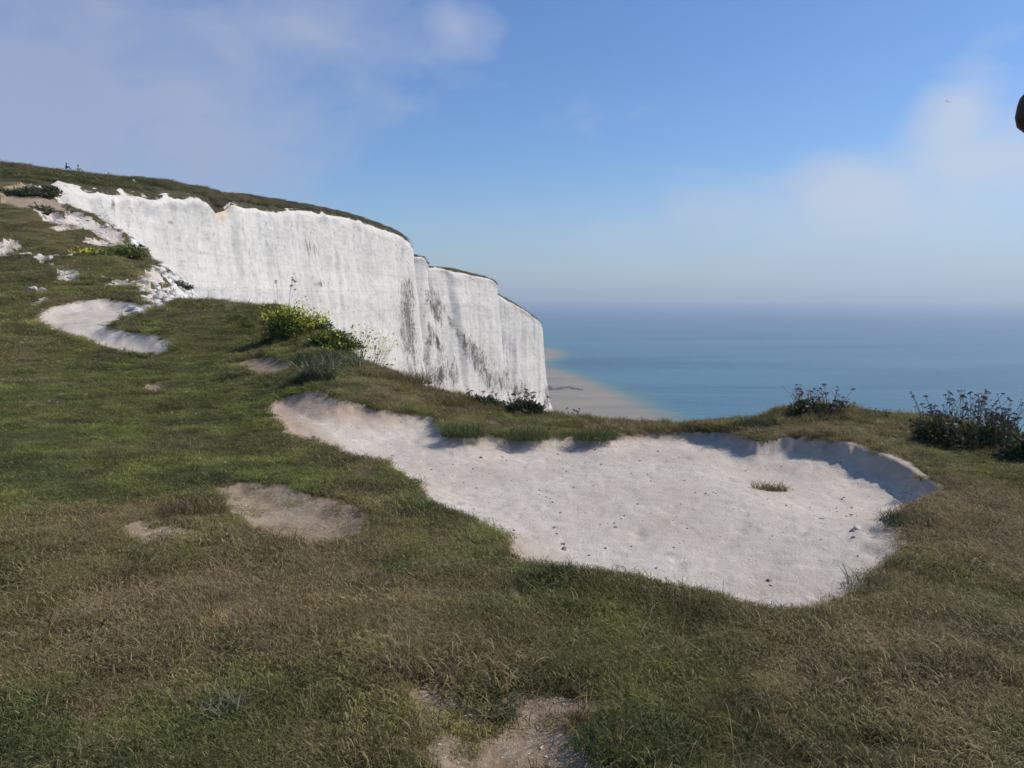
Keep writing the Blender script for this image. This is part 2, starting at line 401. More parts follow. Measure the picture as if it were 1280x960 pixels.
def mat_sea():
    t = NT('sea_water'); p = t.pos()
    w1 = t.noise(t.mapp(p, (.035, .09, 0)), 1, 8, .68, .4); w2 = t.noise(t.mapp(p, (.0014, .006, 0)), 1, 6, .62, .6); w3 = t.noise(t.mapp(p, (.006, .022, 0)), 1, 6, .6)
    deep = t.ramp(w2, [(.34, (.04, .115, .18)), (.5, (.062, .165, .225)), (.66, (.085, .205, .25))])
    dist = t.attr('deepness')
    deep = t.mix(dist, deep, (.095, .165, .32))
    shal = t.ramp(w3, [(.3, (.21, .19, .13)), (.6, (.30, .25, .17))])
    s = t.math('ADD', t.attr('sand'), t.math('MULTIPLY', t.math('SUBTRACT', w3, .5), .35))
    col = t.mix(t.rng(s, .12, .5), deep, (.085, .19, .19))
    col = t.mix(t.rng(s, .42, .85), col, shal)
    bp = t.bump(w1, .9, 2.2)
    b = t.pbr(col, .42, bp, .35); return t.m
M = dict(chalk=mat_chalk_floor(), soil=mat_soil(), turf=mat_turf(), cliff=mat_cliff(), down=mat_down(), grass=mat_grass(), sea=mat_sea())

# ------------------------------------------------------------------ near ground mesh, split by surface
az = np.concatenate([np.linspace(-180, -42, 50, endpoint=False), np.arange(-42, 42, .15), np.linspace(42, 180, 50)])
rr = np.concatenate([np.exp(np.linspace(math.log(.15), math.log(2.2), 14, endpoint=False)), np.exp(np.arange(math.log(2.2), math.log(104), .0062))])
AZ, RR = np.meshgrid(np.radians(az), rr)
X = (RR*np.sin(AZ)).ravel(); Y = (RR*np.cos(AZ)).ravel()
Z, MK = height(X, Y)
V = np.stack([X, Y, Z], 1); Fq = grid_faces(len(rr), len(az))[:, ::-1]
dryzones = [(330,720,1.1,.55),(480,770,.8,.3),(230,480,2.2,.1),(150,640,.6,.35),(1180,640,1.2,.55),(1000,860,.8,.25),(300,560,1.5,-.2),(120,520,2.6,-.5),(250,450,2.2,-.3),(60,600,1.2,-.4),
            (700,760,.8,-.3),(820,900,.5,-.3),(250,900,.6,-.2),(430,830,.6,.1),(1080,790,.8,.35),(620,850,.5,.3),(480,910,.4,.0),(1220,900,.7,.3),(130,740,.7,.15),(950,530,1.0,.25),(520,490,1.0,.35),(730,530,.8,.3),(900,760,.5,-.1)]
DZ = [(unproj(u, v), rad, w) for u, v, rad, w in dryzones]
def dryness(x, y):
    d = .22-.10*sst(5, 3.4, np.hypot(x, y))+.8*fbm(x*.8, y*.8, 21, 3)+.55*fbm(x*3.5, y*3.5, 22, 2)  # near turf less straw coloured, part of the painted foreground dimming
    for (c, rad, w) in DZ: d = d+1.3*w*np.exp(-((x-c[0])**2+(y-c[1])**2)/(rad*rad))
    return np.clip(d, 0, 1)
DRY = dryness(X, Y); FAR = sst(13, 26, np.hypot(X, Y))
soily = np.clip(np.exp(-np.clip(-MK['hollow'], 0, 9)/.22)*.75+.8*sst(-.9, -2.4, X)*sst(.9, .1, -MK['hollow']), 0, 1)
soily = np.where(MK['hollow'] > .05, .0, soily)
fm = {k: v[Fq].mean(1) for k, v in MK.items()}
zmax = Z[Fq].max(1)
keep = zmax > -40
cls = np.zeros(len(Fq), int)
cls[fm['soil'] < 0] = 2; cls[fm['chalk'] < 0] = 1; cls[fm['path'] < 0] = 3; cls[fm['hollow'] < 0] = 1; cls[fm['edge'] > 0] = 0
for k, (nm, mt) in {0: ('ground', M['turf']), 1: ('chalk_ground', M['chalk']), 2: ('bare_soil', M['soil']), 3: ('chalk_path', M['chalk'])}.items():
    f = Fq[keep & (cls == k)]; ids, inv = np.unique(f, return_inverse=True)
    mesh_obj(nm, V[ids], inv.reshape(f.shape), mt, kind='structure',
             attrs=dict(dry=DRY[ids], far=FAR[ids], edge=MK['edge'][ids], soily=soily[ids]))

# ------------------------------------------------------------------ far cliff and headland
def dense(pts, step):
    out = [pts[0]]
    for a, b in zip(pts[:-1], pts[1:]):
        L = np.linalg.norm(b-a); st = step(a); m = max(1, int(L/st))
        for k in range(1, m+1): out.append(a+(b-a)*k/m)
    return np.array(out)
first = at(36, 238, 86)
EP = dense([first-np.array([0, 0, 1.])]+FEw+BACK, lambda a: max(.3, a[1]*.0022) if a[1] < 540 else 4.)
ker = np.ones(3)/3
for j in range(3): EP[1:-1, j] = np.convolve(EP[:, j], ker, 'same')[1:-1]
T = np.gradient(EP[:, :2], axis=0); T /= np.linalg.norm(T, axis=1)[:, None]+1e-9
for _ in range(6):
    for j in range(2): T[4:-4, j] = np.convolve(T[:, j], np.ones(9)/9, 'same')[4:-4]
T /= np.linalg.norm(T, axis=1)[:, None]
Nn = np.stack([T[:, 1], -T[:, 0]], 1)
S = np.concatenate([[0], np.cumsum(np.linalg.norm(np.diff(EP, axis=0), axis=1))])
SEA = -75.
nrow = 230; tt = np.linspace(0, 1, nrow)**1.15
top = EP[:, 2]+.5*fbm(S*.12, S*0, 1, 5, .6)+.5*np.interp(S, np.cumsum(np.random.default_rng(2).uniform(1, 9, 400)), np.random.default_rng(1).uniform(-1, .8, 400))
Zc = top[:, None]+(SEA-2-top[:, None])*tt[None]
dz = top[:, None]-Zc
SS = np.repeat(S[:, None], nrow, 1)
big = 2.6*fbm(SS*.03, Zc*.012, 2., 3)+.6*fbm(SS*.09, Zc*.05, 5., 3)
mid = .22*np.abs(fbm(SS*.12, Zc*.03, 7., 3))+.16*fbm(SS*.35, Zc*.45, 9., 4)
def facets(sv, zv, w_, seed, sk):
    q = np.random.default_rng(seed); kn = np.cumsum(q.uniform(.35, 1.6, 400)*w_)-w_*5; val = q.uniform(-1, 1, 400)
    return np.interp(sv+sk*zv, kn, val)
blocks = 1.5*facets(SS+1.5*fbm(Zc*.06, SS*.03, 4, 3), Zc, 12, 5, .16)*(.45+1.3*fbm(SS*.02, Zc*.05, 19, 3))+.55*facets(SS+1.2*fbm(Zc*.08, SS*.02, 2, 2), Zc, 4.2, 6, -.10)+.22*facets(SS, Zc, 1.7, 8, .05)*(.5+fbm(SS*.05, Zc*.06, 17, 2))
blocks = blocks+.35*facets(Zc+1.5*fbm(SS*.03, Zc*0, 3, 2), SS, 5.5, 9, .02)
fine = .10*fbm(SS*1.1, Zc*1.1, 11., 3)
ledge = .10*np.sin(Zc*1.0+fbm(SS*.05, Zc*.1, 3, 2)*3)*fbm(SS*.1, Zc*.2, 13, 2)
fade = sst(0, 3.5, dz)
foot = 7*np.exp(-np.clip(Zc-SEA, 0, None)/7.)*(1+.6*fbm(SS*.08, Zc*.1, 31, 3))
off = -.5+.5*sst(0, 1.4, dz)*2+.075*dz+(big*.7+mid+ledge+blocks)*fade+fine*sst(0, 1, dz)+foot
PX = EP[:, 0][:, None]+Nn[:, 0][:, None]*off; PY = EP[:, 1][:, None]+Nn[:, 1][:, None]*off
U, Vv = proj(PX, PY, Zc)
def blobs(lst):
    s = np.zeros(U.shape)
    for u, v, su, sv, ang, w in lst:
        c, q = math.cos(R(ang)), math.sin(R(ang)); du = (U-u)*c+(Vv-v)*q; dv = -(U-u)*q+(Vv-v)*c
        s += w*np.exp(-((du/su)**2+(dv/sv)**2))
    return s
stain = blobs([(508,362,10,22,0,.5),(508,395,9,28,0,.85),(512,425,9,22,0,.8),(540,375,9,20,-15,.75),(546,392,5,18,-20,.7),(534,440,5,22,5,.8),(545,425,5,26,-25,.7),
    (570,412,4,32,-30,.75),(590,438,9,22,-30,.8),(600,455,9,20,-20,.6),(548,470,10,18,0,.8),(568,465,8,20,0,.55),(515,465,12,16,0,.5),(400,355,14,5,10,.5),(395,315,14,16,0,.35),
    (140,255,2.5,12,0,.6),(143,275,2,20,0,.5),(212,278,6,2.5,0,.5),(628,470,10,20,0,.45),(650,490,14,16,0,.6),(684,498,6,22,0,.7),(612,480,10,14,0,.5),(385,300,9,30,0,.2)])
grey = blobs([(390,330,22,60,0,.6),(440,330,10,60,0,.3),(510,380,22,60,0,.5),(230,300,80,40,0,.15),(590,380,25,20,0,.25)])
tanm = blobs([(280,268,14,12,0,.9),(268,285,8,20,0,.4),(80,270,10,14,0,.6),(104,272,9,10,0,.5),(618,357,3,10,0,.7),(645,385,22,5,38,.8),(655,425,9,26,0,.5),(300,258,30,5,5,.4),(620,440,9,30,0,.15),
               (590,345,30,5,12,.2)])
VC = np.stack([PX, PY, Zc], -1).reshape(-1, 3)
mesh_obj('chalk_cliff', VC, grid_faces(len(EP), nrow), M['cliff'], kind='structure',
         attrs=dict(stain=stain.ravel(), grey=grey.ravel(), tan=tanm.ravel()))
# headland top: from brink (E) over skyline (K) to the land behind (B)
EK = [((-500,262,84),(-500,170,120)),((-200,250,86),(-200,184,120)),((-60,246,87),(-60,194,120)),((0,240,88),(0,202,122)),((36,236,89),(36,209,124)),((62,228,98),(60,213.5,126)),((100,232,104),(98,218,134)),((140,236,112),(136,221,142)),((200,243,128),(196,225,156)),
 ((240,243,142),(244,234,167)),((258,248,150),(262,238,174)),((268,262,159),(275,241,182)),((280,259,164),(286,243,186)),((290,251,166),(300,244,190)),((320,258,180),(330,248,203)),((350,263,195),(352,251,214)),((385,261,215),(388,257,230)),
 ((420,267,240),(422,264,252)),((450,275,262),(452,272,274)),((480,285,288),(481,282,298)),((500,294,305),(500,291,313)),((510,299,311),(508,298,320)),((514,309,316),(509,309,326)),((510,318,334),(509,317,340)),((520,319,337),(520,318,343)),((530,321,341),(529,320,347)),((535,329,345),(530,329,356)),
 ((531,333,372),(530,332,380)),((560,336,385),(559,334,392)),((600,345,410),(598,343,416)),((618,350,421),(616,349,427)),((622,354,424),(617,353,430)),((619,366,441),(617,365,447)),((640,377,452),(638,376,458)),((655,387,462),(652,386,468)),((667,395,472),(663,394,480)),((675,402,480),(669,401,490)),((678,409,486),(668,408,500))]
rows = []
Ew = dense([at(*e) for e, k in EK], lambda a: 1.2); 
def resamp(key, target):
    src = [at(*e) for e, k in EK]; dst = [at(*(e, k)[key]) for e, k in EK]; out = []
    for i in range(len(src)-1):
        L = np.linalg.norm(src[i+1]-src[i]); m = max(1, int(L/1.2))
        for j in range(m): out.append(dst[i]+(dst[i+1]-dst[i])*j/m)
    out.append(dst[-1]); return np.array(out)
E_ = resamp(0, 0); K_ = resamp(1, 0)
for j in range(3):
    pad = np.pad(K_[:, j], 4, mode='edge'); K_[:, j] = np.convolve(pad, np.ones(9)/9, 'valid')
B_ = K_+np.array([-55, 26, -5.]); B2_ = B_+np.array([-260, 130, -22.])
nr1 = 26; G = []
for j in range(nr1):
    t_ = j/(nr1-1); G.append(E_+(K_-E_)*t_+np.array([0, 0, 1.])*(.25*math.sin(math.pi*t_))*(np.linalg.norm(K_-E_, axis=1)/25)[:, None])
for j in range(1, 9): G.append(K_+(B_-K_)*(j/8)-np.array([0, 0, 1.])*0)
for j in range(1, 5): G.append(B_+(B2_-B_)*(j/4))
G = np.array(G); 
gx, gy = G[..., 0], G[..., 1]
rowt = np.arange(len(G))[:, None]/(nr1-1)
amp = np.minimum(sst(0, .12, rowt), 1-.0*rowt)*np.clip(np.linalg.norm(K_-E_, axis=1)/18, .12, 1)[None]
G[..., 2] += amp*(.45*fbm(gx*.12, gy*.12, 3, 4)+.35*np.abs(fbm(gx*.5, gy*.5, 5, 3)))
shift = 1.2*(1-sst(0, .1, rowt))*fbm(gx*.2, gy*.2, 8, 3)
G[0, :, 2] -= .7; G[1, :, 2] -= .15
brink = np.broadcast_to(1-sst(0, .12, rowt), gx.shape)
Vg = G.reshape(-1, 3)
mesh_obj('headland', Vg, grid_faces(len(G), G.shape[1])[:, ::-1], M['down'], kind='structure', attrs=dict(brink=brink.ravel()))

# ------------------------------------------------------------------ sea
azs = np.radians(np.concatenate([np.linspace(-180, -40, 20, endpoint=False), np.arange(-40, 40, .25), np.linspace(40, 180, 20)]))
rs = np.exp(np.linspace(math.log(20), math.log(60000), 420))
A2, R2 = np.meshgrid(azs, rs); xs = (R2*np.sin(A2)).ravel(); ys = (R2*np.cos(A2)).ravel()
def seap(u, v):
    r = ray(u, v); k = (SEA-CAMZ)/r[2]; return (r[0]*k, r[1]*k)
SAND = [seap(*p) for p in [(500,437),(600,436),(680,434),(700,436),(708,443),(700,448),(682,453),(690,459),(715,466),(745,477),(775,490),(800,502),(838,517),(870,535),(920,570),(1000,640),(900,800),(500,700)]]
ssd = polysd(xs, ys, SAND)
sand = np.clip(.55-ssd/55., 0, 1.2)
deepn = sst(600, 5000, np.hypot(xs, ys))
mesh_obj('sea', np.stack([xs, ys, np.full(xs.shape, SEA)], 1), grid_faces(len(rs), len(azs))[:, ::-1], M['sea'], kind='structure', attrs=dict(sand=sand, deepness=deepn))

# ------------------------------------------------------------------ haze
bv = 20000.
def boxmesh(x0, x1, y0, y1, z0, z1):
    v = [(x, y, z) for z in (z0, z1) for y in (y0, y1) for x in (x0, x1)]
    f = [(0,2,3,1),(4,5,7,6),(0,1,5,4),(2,6,7,3),(0,4,6,2),(1,3,7,5)]; return v, f
HAZE = 1
if HAZE:
    hm = bpy.data.materials.new('haze'); hm.use_nodes = True; ht = hm.node_tree; ht.nodes.clear()
    ho = ht.nodes.new('ShaderNodeOutputMaterial'); hv = ht.nodes.new('ShaderNodeVolumePrincipled')
    hv.inputs['Color'].default_value = (.77, .91, 1, 1); hv.inputs['Density'].default_value = .0002
    hv.inputs['Anisotropy'].default_value = .2
    ht.links.new(hv.outputs[0], ho.inputs['Volume'])
    v, f = boxmesh(-62000, 62000, -62000, 62000, SEA-3, 60)
    hz = mesh_obj('haze', v, f, hm, smooth=False, kind='stuff')
    tag(hz, 'pale sea haze fading the water towards the horizon', 'haze', kind='stuff')

# ------------------------------------------------------------------ grass
def blades(nb, rad, h0, h1, w, lean, seg=3, curl=.6, rng=RNG, dirb=None, h_pow=1.):
    Vs, Fs, B = [], [], []
    k = 0
    for i in range(nb):
        a = rng.uniform(0, 2*math.pi); q = rad*math.sqrt(rng.uniform()); bx, by = q*math.cos(a), q*math.sin(a)
        h = h0+(h1-h0)*rng.uniform()**h_pow
        d = rng.uniform(0, 2*math.pi) if dirb is None else dirb+rng.normal()*.7
        ln = lean*rng.uniform(.3, 1.3)+.0; L = np.array([math.cos(d), math.sin(d)])
        ang = rng.uniform(0, math.pi); ww = w*rng.uniform(.6, 1.3); sx, sy = math.cos(ang)*ww/2, math.sin(ang)*ww/2
        th = ln*.4; px, py, pz = bx, by, -.004; b = (rng.uniform(), rng.uniform(), rng.uniform())
        st = h/seg
        for s in range(seg+1):
            tw = 1-.25*s/seg if s < seg else 0
            if s < seg:
                Vs += [(px-sx*tw, py-sy*tw, pz), (px+sx*tw, py+sy*tw, pz)]; B += [b, b]
            else: Vs.append((px, py, pz)); B.append(b)
            px += L[0]*math.sin(th)*st; py += L[1]*math.sin(th)*st; pz += math.cos(th)*st
            th += curl*ln/seg*2
        for s in range(seg-1): Fs += [(k+2*s, k+2*s+1, k+2*s+3), (k+2*s, k+2*s+3, k+2*s+2)]
        Fs.append((k+2*seg-2, k+2*seg-1, k+2*seg)); k += 2*seg+1
    return Vs, Fs, B
def variant_coll(name, specs):
    col = bpy.data.collections.new(name)
    for i, sp in enumerate(specs):
        Vs, Fs, B = blades(**sp)
        o = mesh_obj('grass_tuft', Vs, Fs, M['grass'], attrs=dict(bv=np.array(B)), smooth=False)
        C.objects.unlink(o); col.objects.link(o); o.name = 'grass_tuft_%s_%02d' % (name, i)
    return col
def scatter(name, P3, idx, rot, scl, tint, dryi, coll, label, cat):
    me = bpy.data.meshes.new(name); me.vertices.add(len(P3)); me.vertices.foreach_set('co', np.asarray(P3, np.float32).ravel())
    def at_(nm, typ, key, arr, dt=np.float32):
        a = me.attributes.new(nm, typ, 'POINT'); a.data.foreach_set(key, np.asarray(arr, dt).ravel())
    at_('idx', 'INT', 'value', idx, np.int32); at_('rot', 'FLOAT_VECTOR', 'vector', rot); at_('scl', 'FLOAT_VECTOR', 'vector', scl)
    at_('dryi', 'FLOAT', 'value', dryi)
    at_('tint', 'FLOAT_COLOR', 'color', np.concatenate([tint, np.ones((len(P3), 1))], 1))
    o = bpy.data.objects.new(name, me); C.objects.link(o); tag(o, label, cat, kind='stuff')
    ng = bpy.data.node_groups.new(name, 'GeometryNodeTree')
    ng.interface.new_socket('Geometry', in_out='INPUT', socket_type='NodeSocketGeometry')
    ng.interface.new_socket('Geometry', in_out='OUTPUT', socket_type='NodeSocketGeometry')
    N = ng.nodes.new; L = ng.links.new
    gi, go = N('NodeGroupInput'), N('NodeGroupOutput'); ip = N('GeometryNodeInstanceOnPoints'); ci = N('GeometryNodeCollectionInfo')
    ci.inputs['Collection'].default_value = coll; ci.inputs['Separate Children'].default_value = True; ci.inputs['Reset Children'].default_value = True
    def na(nm, dt):
        q = N('GeometryNodeInputNamedAttribute'); q.data_type = dt; q.inputs['Name'].default_value = nm; return q.outputs['Attribute']
    e2r = N('FunctionNodeEulerToRotation'); L(na('rot', 'FLOAT_VECTOR'), e2r.inputs[0])
    L(gi.outputs[0], ip.inputs['Points']); L(ci.outputs[0], ip.inputs['Instance']); ip.inputs['Pick Instance'].default_value = True
    L(na('idx', 'INT'), ip.inputs['Instance Index']); L(e2r.outputs[0], ip.inputs['Rotation']); L(na('scl', 'FLOAT_VECTOR'), ip.inputs['Scale'])
    L(ip.outputs[0], go.inputs[0])
    m = o.modifiers.new('scatter', 'NODES'); m.node_group = ng
    return o
CL = variant_coll('turf', [dict(nb=120, rad=.10, h0=.012, h1=.04, w=.003, lean=2.6, seg=2) for _ in range(5)] +
                  [dict(nb=80, rad=.10, h0=.025, h1=.07, w=.0026, lean=2.5, seg=3, dirb=.3) for _ in range(3)] +
                  [dict(nb=14, rad=.10, h0=.06, h1=.17, w=.0028, lean=2.4, seg=5, curl=.75) for _ in range(3)] +
                  [dict(nb=46, rad=.07, h0=.02, h1=.045, w=.0085, lean=2.3, seg=3, curl=.8) for _ in range(2)])
CR = variant_coll('rim', [dict(nb=120, rad=.07, h0=.04, h1=.13, w=.0032, lean=1.2, seg=4) for _ in range(4)])
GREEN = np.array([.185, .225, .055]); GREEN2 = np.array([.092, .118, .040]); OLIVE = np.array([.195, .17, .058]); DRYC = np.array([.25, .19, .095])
def tints(x, y, dr, k=1.):
    rr_ = np.hypot(x, y); n1 = np.clip(sst(-.35, .35, fbm(x*1.3, y*1.3, 41, 3))+.8*sst(5.5, 3.2, rr_)+.4*sst(1.5, 3.5, x)*(rr_ < 8), 0, 1)[:, None]; n2 = sst(-.3, .3, fbm(x*.5, y*.5, 42, 3))[:, None]  # vignette-like dimming painted into near and right-hand turf by favouring the darker green
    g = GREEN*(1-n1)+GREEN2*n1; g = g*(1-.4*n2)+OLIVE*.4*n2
    d = np.clip(dr, 0, 1)[:, None]; c = g*(1-d)+(OLIVE*.5+DRYC*.5)*d
    n3 = np.clip(1+1.1*fbm(x*2.6, y*2.6, 47, 3)[:, None]+.8*fbm(x*7, y*7, 48, 2)[:, None], .35, 1.9); n3 = n3*(1+sst(12, 25, rr_)*1.2*fbm(x*.35, y*.35, 49, 3))[:, None].clip(.4, 1.5); return c*n3*RNG.uniform(.75, 1.3, (len(x), 1))*k
def polar_pts(N, r0, r1, a0=-40, a1=40, p=0.):
    # area density falls with distance as r^-(2-p)
    t = RNG.uniform(size=N)
    r = np.exp(math.log(r0)+(math.log(r1)-math.log(r0))*t) if p == 0 else (r0**p+(r1**p-r0**p)*t)**(1/p)
    a = np.radians(RNG.uniform(a0, a1, N)); return r*np.sin(a), r*np.cos(a)
def turf_points(N, r0, r1, p, a1=40):
    x, y = polar_pts(N, r0, r1, a1=a1, p=p); z, m = height(x, y, False)
    r = np.hypot(x, y)
    thin = fbm(x*2.1, y*2.1, 33, 3)
    bj = m['bare']+RNG.normal(size=N)*.012*np.clip(r/6, 1, 5)
    ok = (bj > .005+.035*(r < 9)+.06*fbm(x*7, y*7, 36, 3)) & (m['edge'] < .12) & (thin > -.40+RNG.normal(size=N)*.08) & (z > -3)
    ok |= (np.minimum(m['soil'], m['hollow']+.03) < 0) & (m['soil'] > -.16) & (m['hollow'] > -.06) & (fbm(x*4, y*4, 37, 3)+RNG.normal(size=N)*.2 > .38) & (m['edge'] < 0)
    x, y, z = x[ok], y[ok], z[ok]; r = r[ok]; b = m['bare'][ok]
    return x, y, z, r, b, m['edge'][ok]
sets = [turf_points(30000, 2.1, 6.5, 1.1), turf_points(42000, 6.5, 14, .6), turf_points(52000, 14, 90, .35, -9)]
x, y, z, r, b, ed = [np.concatenate(q) for q in zip(*sets)]
nP = len(x); dr = dryness(x, y)
kind = RNG.uniform(size=nP); longn = fbm(x*1.7, y*1.7, 55, 3)
idx = RNG.integers(0, 5, nP); idx = np.where(kind < .3, RNG.integers(5, 8, nP), idx); idx = np.where((kind > .95-.12*np.clip(longn*3, -.4, 1)), RNG.integers(8, 11, nP), idx)
lf = (fbm(x*2.3, y*2.3, 61, 3)+RNG.normal(size=nP)*.12 > .30); idx = np.where(lf & (RNG.uniform(size=nP) < .55), RNG.integers(11, 13, nP), idx)
sc = RNG.uniform(.7, 1.15, nP)*np.clip(r/9, 1, 3.)*(1+.75*longn)
hs = np.clip(1+1.1*fbm(x*3.2, y*3.2, 71, 3), .45, 1.8)*np.where(b < .25, 1.15, 1.)*RNG.uniform(.7, 1.2, nP)*np.clip(1-.03*r, .6, 1)
rot = np.stack([RNG.normal(size=nP)*.12, RNG.normal(size=nP)*.12, RNG.uniform(0, 6.28, nP)], 1)
windy = (idx >= 5) & (idx < 8); rot[windy, 2] = RNG.normal(size=windy.sum())*.8+2.6+2*fbm(x[windy]*.7, y[windy]*.7, 3)
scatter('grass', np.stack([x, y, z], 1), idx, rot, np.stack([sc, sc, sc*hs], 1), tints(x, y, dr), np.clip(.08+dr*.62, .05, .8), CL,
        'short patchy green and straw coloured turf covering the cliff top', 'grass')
# longer fringe along rims and brink
x, y = polar_pts(240000, 2.2, 26, p=.4); 
ok = np.ones(len(x), bool); z, m = height(x, y, False); r = np.hypot(x, y)
be = m['bare']; e = m['edge']; fr = fbm(x*2.5, y*2.5, 77, 3)
w = np.clip(r/9, .6, 2)
pr = (np.exp(-((be-.03)/(.05*w))**2)*(be > -.01)*(.35+1.2*np.clip(fr+.2, 0, 1)))+1.1*(np.abs(e+.35) < .45)*(be > 0)*(y > 6)*(.6+fr)
back = (y > 7.5); pr *= np.where(back, 1., .45)
ok = (RNG.uniform(size=len(x)) < pr*.55) & (e < .15) & (be > -.015)
x, y, z, r = x[ok], y[ok], z[ok], r[ok]; nP = len(x); dr = np.clip(dryness(x, y)+.1, 0, 1)
print('turf fringe', nP)
sc = RNG.uniform(.7, 1.25, nP)*np.clip(r/9, .8, 2.4)*np.where(y > 7.5, .88, .8)
rot = np.stack([RNG.normal(size=nP)*.25, RNG.normal(size=nP)*.25, RNG.uniform(0, 6.28, nP)], 1)
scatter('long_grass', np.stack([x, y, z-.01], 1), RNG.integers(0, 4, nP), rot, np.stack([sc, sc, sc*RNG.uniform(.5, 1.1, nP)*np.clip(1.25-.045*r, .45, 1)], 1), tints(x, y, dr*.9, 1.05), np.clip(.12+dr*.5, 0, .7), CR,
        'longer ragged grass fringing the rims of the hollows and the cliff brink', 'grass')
# rough vegetation on the headland and far slope
N3 = 16000
jj = RNG.integers(1, nr1+2, N3); ii = (RNG.uniform(size=N3)**.8*(G.shape[1]-2)).astype(int)
gp = G[jj, ii]+RNG.normal(size=(N3, 3))*np.array([.5, .5, .02])
sel = (fbm(gp[:, 0]*.1, gp[:, 1]*.1, 3, 3) > -.25) & (jj > 3); gp = gp[sel]; nP = len(gp)
sc = RNG.uniform(5, 13, nP)*np.clip(amp[0][0]*0+1, 0, 1)*np.clip(np.linalg.norm(K_-E_, axis=1)[ii[sel]]/22, .25, 1)
rot = np.stack([np.zeros(nP), np.zeros(nP), RNG.uniform(0, 6.28, nP)], 1)
dr = np.clip(.45+.9*fbm(gp[:, 0]*.06, gp[:, 1]*.06, 5, 3), 0, 1)
scatter('downland_grass', gp-np.array([0, 0, .05]), RNG.integers(0, 4, nP), rot, np.stack([sc*1.4, sc*1.4, sc*.38], 1), tints(gp[:, 0]*.1, gp[:, 1]*.1, dr, .8), dr*.5, CR,
        'rough scrubby grass along the top of the white cliff', 'grass')

# ------------------------------------------------------------------ world, sun
SUN_AZ, SUN_EL = 79., 45.
w = bpy.data.worlds.new('World'); bpy.context.scene.world = w; w.use_nodes = True; wt = w.node_tree; wt.nodes.clear()
class WN(NT):
    def __init__(s, t): s.t = t
t = WN(wt)
wo = wt.nodes.new('ShaderNodeOutputWorld'); bg = wt.nodes.new('ShaderNodeBackground'); bg.inputs[1].default_value = .085
sky = wt.nodes.new('ShaderNodeTexSky'); sky.sky_type = 'NISHITA'; sky.sun_disc = False; sky.sun_elevation = R(SUN_EL); sky.sun_rotation = R(SUN_AZ)
sky.altitude = 60; sky.air_density = 1.1; sky.dust_density = .6; sky.ozone_density = 2.5
gen = wt.nodes.new('ShaderNodeTexCoord').outputs['Generated']
sp = t.n('ShaderNodeSeparateXYZ', i_0=gen)
def vdir(u, v): r = ray(u, v); return r/np.linalg.norm(r)
def cloudblob(u, v, rad, stretch, wgt):
    """soft patch of cloud centred on a direction, wider than tall"""
    d = vdir(u, v)
    s = t.n('ShaderNodeVectorMath', operation='SUBTRACT', i_0=gen); s.inputs[1].default_value = tuple(d)
    k = t.n('ShaderNodeVectorMath', operation='MULTIPLY', i_0=s.outputs[0]); k.inputs[1].default_value = (1/(rad*stretch), 1/(rad*stretch), 1/rad)
    ln = t.n('ShaderNodeVectorMath', operation='LENGTH', i_0=k.outputs[0]).outputs['Value']
    return t.math('MULTIPLY', t.rng(ln, 0., 1.6, 1., 0.), wgt)
acc = None
for args in [(60,100,.14,1.5,1.1),(-80,200,.2,1.3,1.),(240,130,.12,1.5,1.05),(330,165,.05,1.5,.35),(370,40,.09,1.6,.75),(430,110,.07,1.4,.35),(200,20,.06,1.5,.25),(565,32,.035,1.3,.6),(60,-80,.12,2,.6),
             (1195,158,.045,1.15,1.1),(1240,200,.06,1.7,1.),(1290,215,.06,1.5,.7),(1080,240,.05,2.2,.8),(930,260,.045,2.2,.65),(760,290,.04,2.2,.45)]:
    q = cloudblob(*args); acc = q if acc is None else t.math('MAXIMUM', acc, q)
cmap = t.mapp(gen, (1, 1, 1.9))
cn = t.noise(cmap, 3.2, 6, .52, .3); cn2 = t.noise(cmap, 8, 8, .6, .5)
mask = t.math('ADD', acc, t.math('ADD', t.math('MULTIPLY', t.math('SUBTRACT', cn, .5), 1.4), t.math('MULTIPLY', t.math('SUBTRACT', cn2, .5), .8)))
mask = t.rng(mask, .2, .85)
low = t.rng(sp.outputs[2], .0, .17, 1., 0.)
lowm = t.math('MULTIPLY', t.math('POWER', low, 1.4), t.rng(cn, .25, .7, .5, 1.))
cloudc = t.mix(t.rng(sp.outputs[0], -.45, .45), (4.3, 4.95, 7.0), (6.7, 7.5, 9.0))
skyc = t.mix(1., sky.outputs[0], (.88, 1.12, 1.5), 'MULTIPLY')
col = t.mix(t.math('MULTIPLY', lowm, t.rng(sp.outputs[0], -.3, .4, .6, .95)), skyc, (5.2, 6.3, 8.3))
col = t.mix(t.math('MULTIPLY', mask, .8), col, cloudc)
t.l(col, bg.inputs[0]); t.l(bg.outputs[0], wo.inputs[0])
sl = bpy.data.lights.new('sun', 'SUN'); sl.energy = 4.3; sl.angle = R(.53); sl.color = (1, .90, .77)
so = bpy.data.objects.new('sun', sl); C.objects.link(so)
dv = Vector((math.sin(R(SUN_AZ))*math.cos(R(SUN_EL)), math.cos(R(SUN_AZ))*math.cos(R(SUN_EL)), math.sin(R(SUN_EL))))
so.rotation_euler = dv.to_track_quat('Z', 'Y').to_euler()

